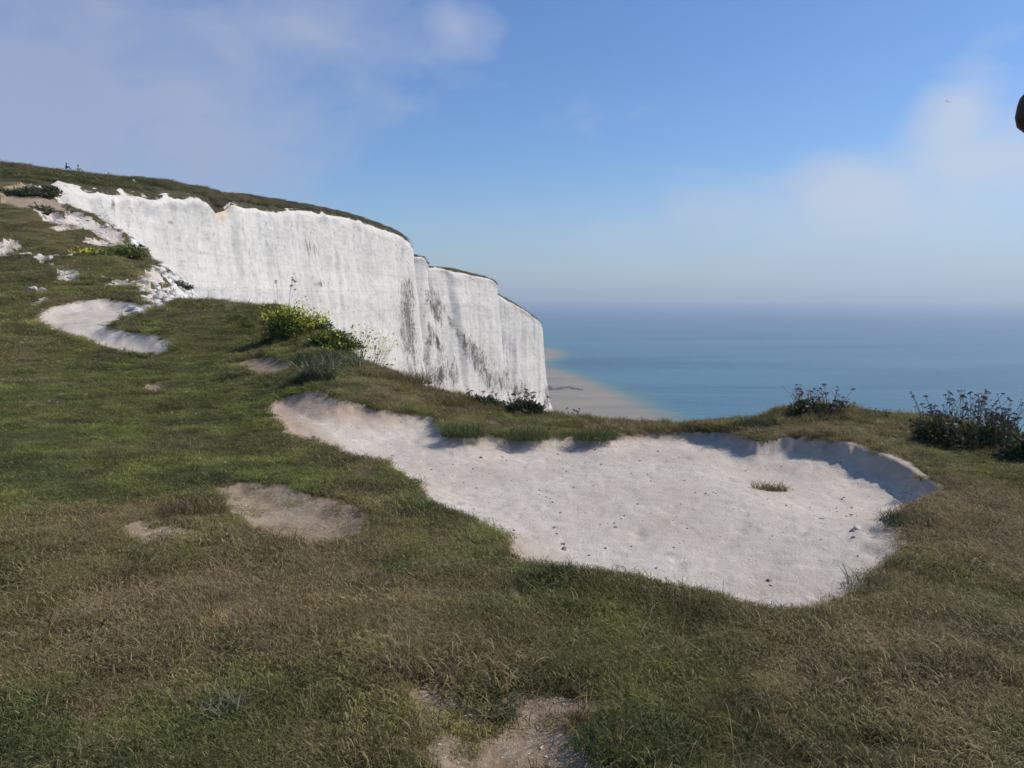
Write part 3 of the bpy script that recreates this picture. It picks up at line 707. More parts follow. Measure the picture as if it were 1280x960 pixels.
# OBJECTS_BEGIN
# ------------------------------------------------------------------ things
def ground(u, v):
    x, y = unproj(u, v); z, m = height(np.array([x]), np.array([y]), False); return float(x), float(y), float(z[0])
def gz(x, y): return float(height(np.array([float(x)]), np.array([float(y)]), False)[0][0])
def mat_blade(name, c0, c1, dryc, frac):
    t = NT(name); sep = t.n('ShaderNodeSeparateXYZ', i_0=t.attr('bv', out='Vector'))
    col = t.mix(sep.outputs[0], c0, c1); col = t.mix(t.math('LESS_THAN', sep.outputs[1], frac), col, dryc)
    b = t.pbr(col, .6, None, .25); tr = t.n('ShaderNodeBsdfTranslucent', i_Color=col)
    ms = t.n('ShaderNodeMixShader', i_0=.3, i_1=b.outputs[0], i_2=tr.outputs[0]); t.l(ms.outputs[0], t.out.inputs[0]); return t.m
MB = dict(green=mat_blade('green_blades', (.05, .075, .022), (.12, .15, .045), (.25, .21, .12), .15),
          dark=mat_blade('dark_blades', (.028, .045, .022), (.065, .09, .04), (.2, .17, .1), .12),
          straw=mat_blade('straw_blades', (.19, .135, .055), (.33, .245, .12), (.07, .06, .03), .25),
          silver=mat_blade('grey_green_blades', (.10, .12, .06), (.19, .21, .12), (.25, .22, .14), .08),
          leaf=mat_blade('dark_leaves', (.035, .05, .02), (.085, .11, .045), (.11, .075, .05), .12),
          bright=mat_blade('bright_leaves', (.07, .11, .02), (.15, .20, .04), (.2, .18, .06), .1))
MP = dict(stem=mat_plain('dry_stem', (.09, .085, .045), (.16, .13, .08), .8), head=mat_plain('seed_head', (.035, .028, .02), (.075, .055, .035), .9),
          white=mat_plain('white_petal', (.42, .41, .38), (.55, .53, .5), .6), yellow=mat_leaf('yellow_petal', (.62, .58, .04), (.78, .74, .12), .6, .3, 20),
          flint=mat_plain('flint_stone', (.10, .095, .09), (.22, .21, .20), .6, 40, .4, .004), lump=mat_plain('chalk_lump', (.5, .48, .45), (.66, .64, .61), .95, 30, .5, .004),
          reef=mat_plain('sea_rock', (.07, .065, .055), (.15, .14, .12), .8, .4, .8, .6))
def leafmound(nl, rx, ry, h, ls, rng=RNG, stalks=0):
    """leafy mound: leaves through the volume of a flattened dome"""
    Vs, Fs, B = [], [], []
    cl = [(rng.normal()*rx*.42, rng.normal()*ry*.42, abs(rng.normal())*h*.4) for _ in range(14)]
    for i in range(nl):
        c = cl[rng.integers(14)]; s = h*.3
        p = np.array([c[0]+rng.normal()*rx*.22, c[1]+rng.normal()*ry*.22, abs(c[2]+rng.normal()*s*.6)])
        q = math.sqrt((p[0]/rx)**2+(p[1]/ry)**2); 
        if q > 1.15 or p[2] > h*(1.2-q*q*.8): continue
        a = rng.uniform(0, 6.28); e = rng.uniform(-.2, 1.2); L = ls*rng.uniform(.5, 1.3)
        d = np.array([math.cos(a)*math.cos(e), math.sin(a)*math.cos(e), math.sin(e)]); n_ = np.cross(d, rng.normal(size=3)); n_ /= np.linalg.norm(n_)
        k = len(Vs); w_ = L*.22; b = tuple(rng.uniform(size=3))
        Vs += [p, p+d*L*.5+n_*w_, p+d*L, p+d*L*.5-n_*w_]; B += [b]*4; Fs += [(k, k+1, k+2), (k, k+2, k+3)]
    return Vs, Fs, B
def tube(Vs, Fs, pts, r0, r1, k=5):
    n0 = len(Vs); m = len(pts)
    for i, p in enumerate(pts):
        r_ = r0+(r1-r0)*i/(m-1)
        for j in range(k): a = 6.283*j/k; Vs.append((p[0]+r_*math.cos(a), p[1]+r_*math.sin(a), p[2]))
    for i in range(m-1):
        for j in range(k):
            a, b = n0+i*k+j, n0+i*k+(j+1) % k; Fs += [(a, b, b+k), (a, b+k, a+k)]
def octa(Vs, Fs, c, r):
    k = len(Vs)
    for d in ((1,0,0),(-1,0,0),(0,1,0),(0,-1,0),(0,0,1),(0,0,-1)): Vs.append((c[0]+d[0]*r, c[1]+d[1]*r, c[2]+d[2]*r))
    for a, b, c_2 in ((0,2,4),(2,1,4),(1,3,4),(3,0,4),(2,0,5),(1,2,5),(3,1,5),(0,3,5)): Fs.append((k+a, k+b, k+c_2))
def umbel_mesh(name, mat, r, n=16):
    Vs, Fs = [], []
    tube(Vs, Fs, [(0, 0, -r*1.1), (0, 0, -r*.4)], r*.07, r*.07, 4)
    for i in range(n):
        q = math.sqrt((i+.5)/n)*r; a = i*2.4; z_ = -.35*r*(q/r)**2+.08*r*random.random()
        octa(Vs, Fs, (q*math.cos(a), q*math.sin(a), z_), r*.25)
    o = mesh_obj(name, Vs, Fs, mat, smooth=False); C.objects.unlink(o); me = o.data; bpy.data.objects.remove(o); return me
UMB = [umbel_mesh('seed_head', MP['head'], .023, 14), umbel_mesh('seed_head', MP['head'], .017, 10)]; UMW = [umbel_mesh('flower_head', MP['white'], .017, 16)]
def weed(u, v, label, cat='weeds', group=None, n=14, h=(.25, .5), spread=.3, fol=None, heads=1., white=.15, name='wildflower_clump', loc=None, lean=.25, hs=1.):
    x, y, z = loc or ground(u, v)
    t_ = empty(name, (x, y, z-.02), label, cat, group)
    if fol:
        f = leafmound(*fol); mesh_obj('foliage', f[0], f[1], MB['leaf'], t_, attrs=dict(bv=np.array(f[2])), smooth=False)
    Vs, Fs, tips = [], [], []
    for i in range(n):
        a = random.uniform(0, 6.28); q = spread*math.sqrt(random.random())*.8; bx, by = q*math.cos(a), q*math.sin(a)
        H = random.uniform(*h); lx, ly = random.gauss(0, lean)+bx*.5, random.gauss(0, lean)
        pts = [(bx+lx*H*s*s, by+ly*H*s*s, H*s) for s in (0, .35, .7, 1)]
        tube(Vs, Fs, pts, .0034, .002); tips.append(pts[-1])
        for k in range(random.choice((0, 1, 1, 2))):
            s = random.uniform(.45, .8); p = (bx+lx*H*s*s, by+ly*H*s*s, H*s); L = H*random.uniform(.18, .35); a2 = random.uniform(0, 6.28)
            e = (p[0]+math.cos(a2)*L*.5, p[1]+math.sin(a2)*L*.5, p[2]+L*.8)
            tube(Vs, Fs, [p, ((p[0]+e[0])/2+math.cos(a2)*L*.08, (p[1]+e[1])/2+math.sin(a2)*L*.08, (p[2]+e[2])/2-.01), e], .0024, .0018, 4); tips.append(e)
    mesh_obj('stem', Vs, Fs, MP['stem'], t_, smooth=True)
    for p in tips:
        if random.random() > heads: continue
        wht = random.random() < white
        me = random.choice(UMW if wht else UMB)
        o = bpy.data.objects.new('flower_head' if wht else 'seed_head', me); C.objects.link(o); o.parent = t_; o.location = p
        o.rotation_euler = (random.gauss(0, .35), random.gauss(0, .35), random.uniform(0, 6)); s = random.uniform(.7, 1.35)*hs; o.scale = (s, s, s)
    return t_
weed(1022, 516, 'dark leafy mound of seeding wildflowers on the rounded hump of the brink', n=50, h=(.14, .34), spread=.40, fol=(2600, .34, .25, .17, .05), white=.3, group='wildflowers along the brink')
weed(1150, 533, 'sparse upright stalks with dark heads just left of the big dark bush', n=10, h=(.16, .33), spread=.2, fol=(500, .18, .15, .10, .04), white=.05, group='wildflowers along the brink')
weed(1212, 556, 'largest dark bush with a bristle of black seed heads near the right edge', 'bush', n=85, h=(.28, .60), spread=.55, fol=(5200, .55, .35, .36, .05), white=.14, group='wildflowers along the brink')
weed(1292, 575, 'dark leafy bush cut by the right edge of the photo', 'bush', n=26, h=(.2, .5), spread=.3, fol=(3500, .32, .3, .3, .055), white=.1, group='wildflowers along the brink')
weed(925, 522, 'low tuft of short weeds at the brink left of the rounded hump', n=9, h=(.08, .16), spread=.25, fol=(500, .2, .14, .07, .04), white=.2, group='wildflowers along the brink')
weed(655, 517, 'tall dark weeds against the white foot of the cliff end', n=26, h=(.18, .38), spread=.30, fol=(2200, .34, .2, .17, .06), white=0, group='wildflowers along the brink')
weed(600, 506, 'broad dark green weeds below the grey stained cliff, left of the taller stalks', n=14, h=(.12, .24), spread=.35, fol=(2400, .38, .2, .13, .07), white=0, group='wildflowers along the brink')
for u, v, lb in ((722, 524, 'thin low stalks on the brink above the sandy shallows, nearest the cliff end'), (765, 526, 'thin low stalks on the brink at the middle of the sandy shallows'), (812, 526, 'thin low stalks on the brink where the shallows meet blue water'),
                 (1105, 524, 'few thin stalks between the hump and the big dark bush')):
    weed(u, v, lb, n=7, h=(.07, .2), spread=.18, white=.1, group='wildflowers along the brink', hs=.7)
weed(353, 388, 'two dark dead flower stalks behind the yellow bush', n=4, h=(.4, .72), spread=.22, white=0, hs=1.5, lean=.1)
weed(535, 492, 'bare reddish twigs beside the brink over the white cliff', n=9, h=(.12, .26), spread=.3, white=0, heads=.5, hs=.7, fol=(400, .3, .15, .08, .04))
# the yellow flowering bush and its spindly neighbour
def yellow_bush(u, v, rx, h, nfl, nleaf, label, nst=30, spindly=False, ls=.06, fs=.021, loc=None, leafm='bright'):
    x, y, z = loc or ground(u, v); t_ = empty('flowering_bush', (x, y, z-.03), label, 'bush')
    f = leafmound(nleaf, rx, rx*.7, h*.85, ls); mesh_obj('foliage', f[0], f[1], MB[leafm], t_, attrs=dict(bv=np.array(f[2])), smooth=False)
    Vs, Fs, Pv, Pf = [], [], [], []; per = max(1, nfl//nst)
    for i in range(nst):
        a = random.uniform(0, 6.28); q = rx*math.sqrt(random.random()); bx, by = q*math.cos(a), q*.7*math.sin(a)
        H = h*random.uniform(.6, 1.1)*(1-.4*(q/rx)**2); lx = random.gauss(0, .3)+bx/rx*.4; ly = random.gauss(0, .3)
        pts = [(bx*.6+lx*H*s, by*.6+ly*H*s*s, H*s) for s in (0, .3, .6, 1)]; tube(Vs, Fs, pts, .004*max(1, ls/.06), .0015*max(1, ls/.06), 4)
        for k in range(per):
            s = random.uniform(.62, 1.02); p = np.array([bx*.6+lx*H*s, by*.6+ly*H*s*s, H*s])+np.random.default_rng(i*97+k).normal(size=3)*(.05 if not spindly else .07)*h/.6
            nn = np.random.default_rng(i*31+k).normal(size=3)+np.array([.6, -.8, .8]); nn /= np.linalg.norm(nn); e1 = np.cross(nn, (0, 0, 1)); e1 /= np.linalg.norm(e1)+1e-9; e2 = np.cross(nn, e1)
            r_ = fs*random.uniform(.6, 1.1)
            for c in range(4):
                an = c*math.pi/2+.4; k0 = len(Pv)
                dd = math.cos(an)*e1+math.sin(an)*e2; d2 = -math.sin(an)*e1+math.cos(an)*e2
                Pv += [p, p+dd*r_*.7+d2*r_*.4+nn*r_*.2, p+dd*r_+nn*r_*.3, p+dd*r_*.7-d2*r_*.4+nn*r_*.2]; Pf += [(k0, k0+1, k0+2), (k0, k0+2, k0+3)]
    mesh_obj('stem', Vs, Fs, MP['stem'], t_)
    mesh_obj('blossom', Pv, Pf, MP['yellow'], t_, smooth=False, kind='stuff')
    return t_
yellow_bush(372, 420, .66, .66, 1000, 7000, 'bright green bush covered in small yellow flowers at the cliff edge', 80)
yellow_bush(448, 446, .60, .85, 170, 500, 'spindly thin stemmed weed with few yellow flowers against the white cliff', 34, True)
yellow_bush(415, 434, .55, .34, 30, 6000, 'fresh green leafy clump just right of the yellow flowered bush', 30)
yellow_bush(158, 326, .85, .55, 60, 2600, 'lime green bush on the left slope near the cliff face', 24, ls=.16, fs=.04)
yellow_bush(112, 322, 1.0, .35, 240, 1500, 'patch of yellow flowers on the left slope beside the lime green bush', 60, ls=.12, fs=.045, leafm='green')
def shrub(u, v, rx, h, nleaf, ls, label, m='leaf', group=None, ry=None, name='shrub'):
    x, y, z = ground(u, v); f = leafmound(nleaf, rx, ry or rx*.7, h, ls)
    o = mesh_obj(name, f[0], f[1], MB[m], attrs=dict(bv=np.array(f[2])), smooth=False); o.location = (x, y, z-.05); return tag(o, label, name.replace('_', ' '), group)
for a in [(48, 262, 1.3, .8, 2600, .22, 'dark shrub on bare brown earth, left of the two below the cliff top'), (62, 274, 1.1, .6, 2000, .2, 'lower dark shrub on the bare earth, beside chalk rubble'),
          (22, 243, 2.6, .8, 3600, .26, 'long low dark shrub beneath the skyline at the far left'), (60, 246, 1.4, .8, 2000, .26, 'dark scrub hanging over the top left end of the white cliff'),
          (165, 304, .8, .3, 1100, .16, 'thin dark scrub trailing down the chalk ridge'), (225, 352, .45, .35, 900, .12, 'small green scrub among white rubble at the ridge foot')]:
    shrub(*a, group='dark shrubs on the left slope')
def tussock(u, v, label, m, nb, rad, h0, h1, w=.004, lean=1.3, seg=4, loc=None, name='grass_tussock', sy=1., curl=.6, dz=-.01):
    x, y, z = loc or ground(u, v); Vs, Fs, B = blades(int(nb*1.3), rad*1.1, h0*1.3, h1*1.4, w*1.1, lean*.9, seg, curl)
    o = mesh_obj(name, Vs, Fs, MB[m], attrs=dict(bv=np.array(B)), smooth=False); o.location = (x, y, z+dz); o.scale = (1, sy, 1); return tag(o, label, 'tussock' if 'tussock' in name else 'plant')
tussock(238, 644, 'brown dead tussock beside the dusty patch at left', 'straw', 900, .22, .03, .10, sy=.6)
tussock(205, 668, 'low dark matted tussock in front of the brown dead one', 'dark', 160, .09, .02, .05, .003, 2.2, sy=.6)
tussock(963, 590, 'small dry clump of grass alone on the chalk floor near the shadow', 'straw', 500, .14, .03, .10, .004, 1.9, sy=.5)
tussock(310, 800, 'dark green leafy clump in the lower left turf', 'dark', 900, .17, .02, .045, .006, 2.4, sy=.8)
tussock(365, 800, 'second dark green clump right of the leafy one in the lower left turf', 'dark', 600, .14, .02, .04, .005, 2.4, sy=.8)
tussock(285, 885, 'small grey green rosette low in the turf near the bottom left', 'silver', 160, .07, .04, .09, .006, 2.0)
tussock(100, 785, 'dark patch of long combed grass at lower left', 'dark', 500, .16, .03, .08, .003, 2.9, sy=.6)
tussock(398, 474, 'spiky grey green rosette hanging above the left tip of the hollow', 'silver', 420, .22, .12, .30, .013, 1.5, seg=4, name='spiky_plant')
tussock(425, 456, 'second grey green spiky plant, higher up the bank below the leafy clump', 'silver', 420, .30, .08, .2, .012, 1.6, name='spiky_plant')
tussock(392, 455, 'dark green clump on the bank behind the spiky rosette', 'dark', 700, .28, .06, .2, .008, 1.5)
tussock(500, 478, 'tan seeding tussock along the bank below the white cliff', 'straw', 900, .45, .06, .2, .004, 1.1, sy=.5)
tussock(560, 505, 'straw coloured tussock where the bank drops to the hollow', 'straw', 700, .35, .05, .17, .004, 1.3, sy=.6)
tussock(625, 886, 'wiry tuft with long pale roots draped over the bottom soil patch', 'dark', 130, .06, .03, .09, .0035, 2.2, seg=5)
tussock(612, 890, 'fan of long straw strands hanging over the bottom soil patch', 'straw', 40, .04, .09, .18, .0028, 2.6, seg=6)
tussock(722, 905, 'nest of dry straw at the right rim of the bottom soil patch', 'straw', 120, .05, .05, .16, .0028, 2.2, seg=5)
tussock(800, 935, 'thick green clump right of the bottom soil patch', 'green', 1300, .22, .03, .09, .0035, 1.6, sy=.7)
tussock(690, 955, 'low green tuft growing out of the bottom soil patch', 'green', 260, .10, .02, .06, .003, 1.6, sy=.5)
tussock(900, 800, 'pale bent strands lying over turf in front of the hollow', 'straw', 70, .3, .08, .2, .0022, 2.4, seg=6)
tussock(1090, 736, 'dark wispy blades at the lower right rim of the hollow', 'dark', 60, .12, .06, .13, .004, 1.3, seg=5)
tussock(1135, 655, 'grassy bulge leaning into the hollow at its right end', 'dark', 600, .17, .03, .08, .004, 2.)
tussock(1180, 650, 'reddish brown dry grass beyond the right end of the hollow', 'straw', 420, .34, .04, .12, .003, 1.8)
tussock(940, 950, 'tangled pale straw in the bottom right turf', 'straw', 120, .25, .08, .2, .0022, 2.4, seg=6)
tussock(190, 560, 'long pale combed grass on the left turf', 'silver', 220, .5, .1, .2, .003, 2.2, seg=5)
tussock(660, 548, 'green tussock drooping into the hollow below the cliff end', 'green', 700, .22, .05, .16, .005, 1.7, sy=.6)
tussock(745, 548, 'green tussock drooping into the back of the hollow at its middle', 'green', 700, .22, .05, .16, .005, 1.7, sy=.6)
tussock(580, 545, 'olive tussock overhanging the shaded notch at the back of the hollow', 'green', 900, .24, .05, .17, .005, 1.7, sy=.6)
tussock(942, 537, 'dark overhanging turf left of the chalk fin in the right alcove', 'dark', 700, .24, .05, .14, .005, 1.7, sy=.5)

# stones
def stone_mesh(name, mat, seed, flat=.55):
    import bmesh
    bm = bmesh.new(); bmesh.ops.create_icosphere(bm, subdivisions=3, radius=1)
    rg = np.random.default_rng(seed); planes = [(lambda q: q/np.linalg.norm(q))(rg.normal(size=3)) for _ in range(9)]
    for vt in bm.verts:
        p = np.array(vt.co); 
        for k, pl in enumerate(planes):
            d = p@pl; lim = .62+.03*k
            if d > lim: p = p-pl*(d-lim)
        p = p*(1+.07*float(perlin(p[0]*2+seed, p[1]*2, p[2]*2))); vt.co = (p[0]*1.1, p[1]*.85, p[2]*flat)
    me = bpy.data.meshes.new(name); bm.to_mesh(me); bm.free(); me.materials.append(mat)
    for pg in me.polygons: pg.use_smooth = False
    return me
SM = [stone_mesh('stone', MP['flint'], i) for i in range(4)]+[stone_mesh('stone', MP['lump'], 20+i) for i in range(4)]
def stone(u, v, s, label, kind=0, group=None, xy=None, name='stone'):
    x, y = xy if xy is not None else unproj(u, v); z = float(height(np.array([x]), np.array([y]), True)[0][0])
    o = bpy.data.objects.new(name, SM[kind]); C.objects.link(o); o.location = (x, y, z+s*.12); o.scale = (s, s, s); o.rotation_euler = (random.gauss(0, .2), random.gauss(0, .2), random.uniform(0, 6.28))
    return tag(o, label, 'stone', group)
stone(1072, 650, .036, 'largest pale stone on the right side of the chalk hollow', 5); stone(1066, 652, .022, 'flat dark flint touching the largest pale stone', 1)
stone(1028, 628, .022, 'lone dark stone between the chalk fin and the largest pale stone', 0)
stone(705, 672, .024, 'dark flint on the near left floor of the hollow', 2); stone(500, 590, .02, 'dark flint near the left tip of the hollow floor', 0)
stone(704, 666, .018, 'smaller flint just behind the dark one on the near left floor', 3)
i = 0
hx0, hy0 = HOLLOW.min(0); hx1, hy1 = HOLLOW.max(0)
while i < 140:
    p = np.array([random.uniform(hx0, hx1), random.uniform(hy0, hy1)])
    if polysd(p[:1], p[1:], HOLLOW)[0] > -.12: continue
    i += 1
    dk = random.random() < .62
    stone(0, 0, random.uniform(.007, .014)*(1.6 if random.random() < .15 else 1), 'small grey flint scattered on the chalk floor of the large hollow' if dk else 'small pale chalk lump scattered on the floor of the large hollow',
          random.randrange(4) if dk else random.randrange(4, 8), 'small flints on the hollow floor' if dk else 'chalk lumps on the hollow floor', p)
for k, (poly, nn, lab, gr) in enumerate(((SOIL[1][0], 16, 'small white chip lying on the soil patch at the bottom of the photo', 'white chips on the bottom soil patch'),
                            (SOIL[0][0], 14, 'small white chip on the tan soil patch at left of the hollow', 'white chips on the left soil patch'), (SOIL[2][0], 10, 'white chip on the little dusty patch at far left', 'white chips on the small dusty patch'))):
    i = 0; q0, q1 = poly.min(0), poly.max(0)
    while i < nn:
        p = np.array([random.uniform(q0[0], q1[0]), random.uniform(q0[1], q1[1])])
        if polysd(p[:1], p[1:], poly)[0] > -.02: continue
        i += 1; stone(0, 0, random.uniform(.004, .009), lab, random.randrange(4, 8), gr, p)
for u, v in ((215,519),(245,521),(180,433),(125,452),(62,506),(35,512),(108,498),(58,448),(290,485),(234,495),(250,578),(282,585),(72,508),(135,425)):
    x, y, z = ground(u, v); o = bpy.data.objects.new('daisy', UMW[0]); C.objects.link(o); o.location = (x, y, z+.05); o.scale = (.75,)*3
    tag(o, 'tiny white flower dotted in the green turf at left', 'flower', 'white flowers in the turf')
# fine gravel and rubble
gc = bpy.data.collections.new('pebbles')
for k in range(8):
    o = bpy.data.objects.new('pebble_%02d' % k, SM[k]); gc.objects.link(o)
x, y = polar_pts(60000, 2.3, 22, p=.8); z, m = height(x, y, True)
ok = ((m['hollow'] < -.03) | (m['path'] < -.05) | (m['soil'] < -.02)) & (fbm(x*1.2, y*1.2, 91, 3)+RNG.normal(size=len(x))*.25 > .05); x, y, z = x[ok], y[ok], z[ok]; nP = len(x)
s_ = (.0015+.004*RNG.uniform(size=nP)**4)*np.clip(np.hypot(x, y)/5, .8, 2.5)
scatter('gravel', np.stack([x, y, z], 1), np.where(RNG.uniform(size=nP) < .35, RNG.integers(0, 4, nP), RNG.integers(4, 8, nP)), RNG.uniform(0, 6.28, (nP, 3))*np.array([.05, .05, 1]), np.repeat(s_[:, None], 3, 1), np.ones((nP, 3)), np.zeros(nP), gc,
        'fine pale gravel and grit over the bare chalk and soil', 'gravel')
x, y = polar_pts(90000, 20, 60, -33, -14, .5); z, m = height(x, y, True)
ok = ((m['edge'] > .1) & (m['edge'] < 6) & (fbm(x*.8, y*.8, 93, 3) > -.1)) | ((m['chalk'] < 0) & (RNG.uniform(size=len(x)) < .2)); x, y, z = x[ok], y[ok], z[ok]; nP = min(len(x), 9000); x, y, z = x[:nP], y[:nP], z[:nP]
s_ = .03+.22*RNG.uniform(size=nP)**5
scatter('chalk_rubble', np.stack([x, y, z], 1), RNG.integers(4, 8, nP), RNG.uniform(0, 6.28, (nP, 3))*np.array([.1, .1, 1]), np.repeat(s_[:, None], 3, 1), np.ones((nP, 3)), np.zeros(nP), gc,
        'broken white chalk rubble below the left ridge', 'rubble')

# reef beyond the foot of the cliff
Vs, Fs = [], []
for k, (u, v, s) in enumerate(((684,484,5),(690,486,4),(697,486,4.5),(704,485,4),(711,484.5,4),(718,485.5,4),(725,487,3))):
    sx, sy = seap(u, v); me = SM[k % 4]; o = len(Vs)
    for vt in me.vertices: Vs.append((sx+vt.co.x*s*.9, sy+vt.co.y*s*2.2, SEA+vt.co.z*s*.35))
    for pg in me.polygons: Fs.append(tuple(o+i_ for i_ in pg.vertices))
o = mesh_obj('rock_ledge', Vs, Fs, MP['reef']); tag(o, 'low dark rocks in the shallows beyond the foot of the cliff', 'rocks')

# ------------------------------------------------------------------ people
def capsules(caps, k=12):
    Vs, Fs = [], []
    for p0, r0, p1, r1 in caps:
        p0, p1 = np.array(p0, float), np.array(p1, float); ax = p1-p0; L = np.linalg.norm(ax)
        ax = ax/L if L > 1e-6 else np.array([0, 0, 1.]); e1 = np.cross(ax, (0, 0, 1) if abs(ax[2]) < .9 else (1, 0, 0)); e1 /= np.linalg.norm(e1); e2 = np.cross(ax, e1)
        rings = [(p0-ax*r0*math.cos(t), r0*math.sin(t)) for t in (.02, .4, .8, 1.2, math.pi/2)]+[(p1+ax*r1*math.cos(t), r1*math.sin(t)) for t in (math.pi/2, 1.2, .8, .4, .02)]
        n0 = len(Vs)
        for c, r_ in rings:
            for j in range(k): a = 6.2832*j/k; Vs.append(c+(e1*math.cos(a)+e2*math.sin(a))*r_)
        for i in range(len(rings)-1):
            for j in range(k): a, b = n0+i*k+j, n0+i*k+(j+1) % k; Fs.append((a, b, b+k, a+k))
        cA = len(Vs); Vs += [rings[0][0], rings[-1][0]]
        for j in range(k):
            Fs.append((n0+(j+1) % k, n0+j, cA, cA)); e = n0+(len(rings)-1)*k; Fs.append((e+j, e+(j+1) % k, cA+1, cA+1))
    return Vs, [tuple(dict.fromkeys(f)) for f in Fs]
def blob(name, caps, mat, parent, vox, smooth=4, scale=None):
    Vs, Fs = capsules(caps); me = bpy.data.meshes.new(name); me.from_pydata([tuple(v) for v in Vs], [], Fs); me.materials.append(mat)
    o = bpy.data.objects.new(name, me); C.objects.link(o)
    m = o.modifiers.new('r', 'REMESH'); m.mode = 'VOXEL'; m.voxel_size = vox; m.use_smooth_shade = True
    m = o.modifiers.new('s', 'SMOOTH'); m.iterations = smooth; m.factor = .5
    dg = bpy.context.evaluated_depsgraph_get(); ev = bpy.data.meshes.new_from_object(o.evaluated_get(dg)); ev.name = name
    o.modifiers.clear(); o.data = ev
    if not ev.materials: ev.materials.append(mat)
    for pg in ev.polygons: pg.use_smooth = True
    if parent: o.parent = parent
    return o
def head_caps(c, f=(1, 0, 0)):
    """head at centre c looking along +x"""
    x, y, z = c; q = lambda a, b, d: (x+a, y+b, z+d)
    cp = [(q(-.025, 0, .035), .083, q(.02, 0, .045), .076), (q(.03, 0, .03), .066, q(.04, 0, -.03), .056), (q(.05, 0, -.055), .042, q(.066, 0, -.09), .026), (q(0, .045, -.03), .035, q(.045, .022, -.085), .024),
          (q(0, -.045, -.03), .035, q(.045, -.022, -.085), .024), (q(.092, 0, .012), .0105, q(.114, 0, -.028), .0125), (q(.098, .011, -.031), .0095, q(.098, -.011, -.031), .0095), (q(.086, .022, -.062), .0085, q(.086, -.022, -.062), .0085),
          (q(.084, .018, -.072), .008, q(.084, -.018, -.072), .008), (q(.08, .038, .026), .012, q(.088, .012, .024), .012), (q(.08, -.038, .026), .012, q(.088, -.012, .024), .012),
          (q(-.008, .080, .012), .014, q(0, .083, -.022), .009), (q(-.008, -.080, .012), .014, q(0, -.083, -.022), .009)]
    return cp
def hand_caps(w, d, up, side):
    """palm and five bent fingers; w wrist, d towards the finger tips, up = back of hand, side = thumb side"""
    w, d, up, side = [np.array(a, float) for a in (w, d, up, side)]; cp = []
    for k, (o_, L) in enumerate(((.028, .070), (.010, .078), (-.009, .072), (-.027, .056))):
        a = w+d*.02+side*o_*.6; b = w+d*.085+side*o_; cp.append((a, .016, b, .0115))
        c = b+d*L*.45-up*L*.12; e = c+d*L*.33-up*L*.25; g_ = e+d*L*.15-up*L*.22; cp += [(b, .0095, c, .0085), (c, .0085, e, .0078), (e, .0078, g_, .0068)]
    a = w+d*.02+side*.022; b = a+d*.035+side*.03-up*.012; c = b+d*.032+side*.008-up*.012; cp += [(a, .015, b, .011), (b, .011, c, .0088)]
    return cp
skin = mat_plain('skin', (.085, .042, .03), (.11, .06, .042), .55, 30, .1, .002); hairm = mat_plain('hair', (.02, .015, .012), (.05, .035, .025), .6, 90, .8, .004)
navy = mat_plain('navy_cloth', (.018, .022, .10), (.03, .04, .16), .85, 25); grey = mat_plain('grey_cloth', (.25, .25, .27), (.34, .34, .36), .85, 25); khaki = mat_plain('khaki_cloth', (.42, .38, .30), (.5, .45, .36), .85, 25)
black = mat_plain('black_cloth', (.02, .02, .022), (.04, .04, .045), .85, 25); eyem = mat_plain('eye', (.5, .48, .45), (.05, .03, .02), .2, 60, 0); capm = mat_plain('cap_cloth', (.012, .02, .04), (.02, .03, .06), .8, 40)
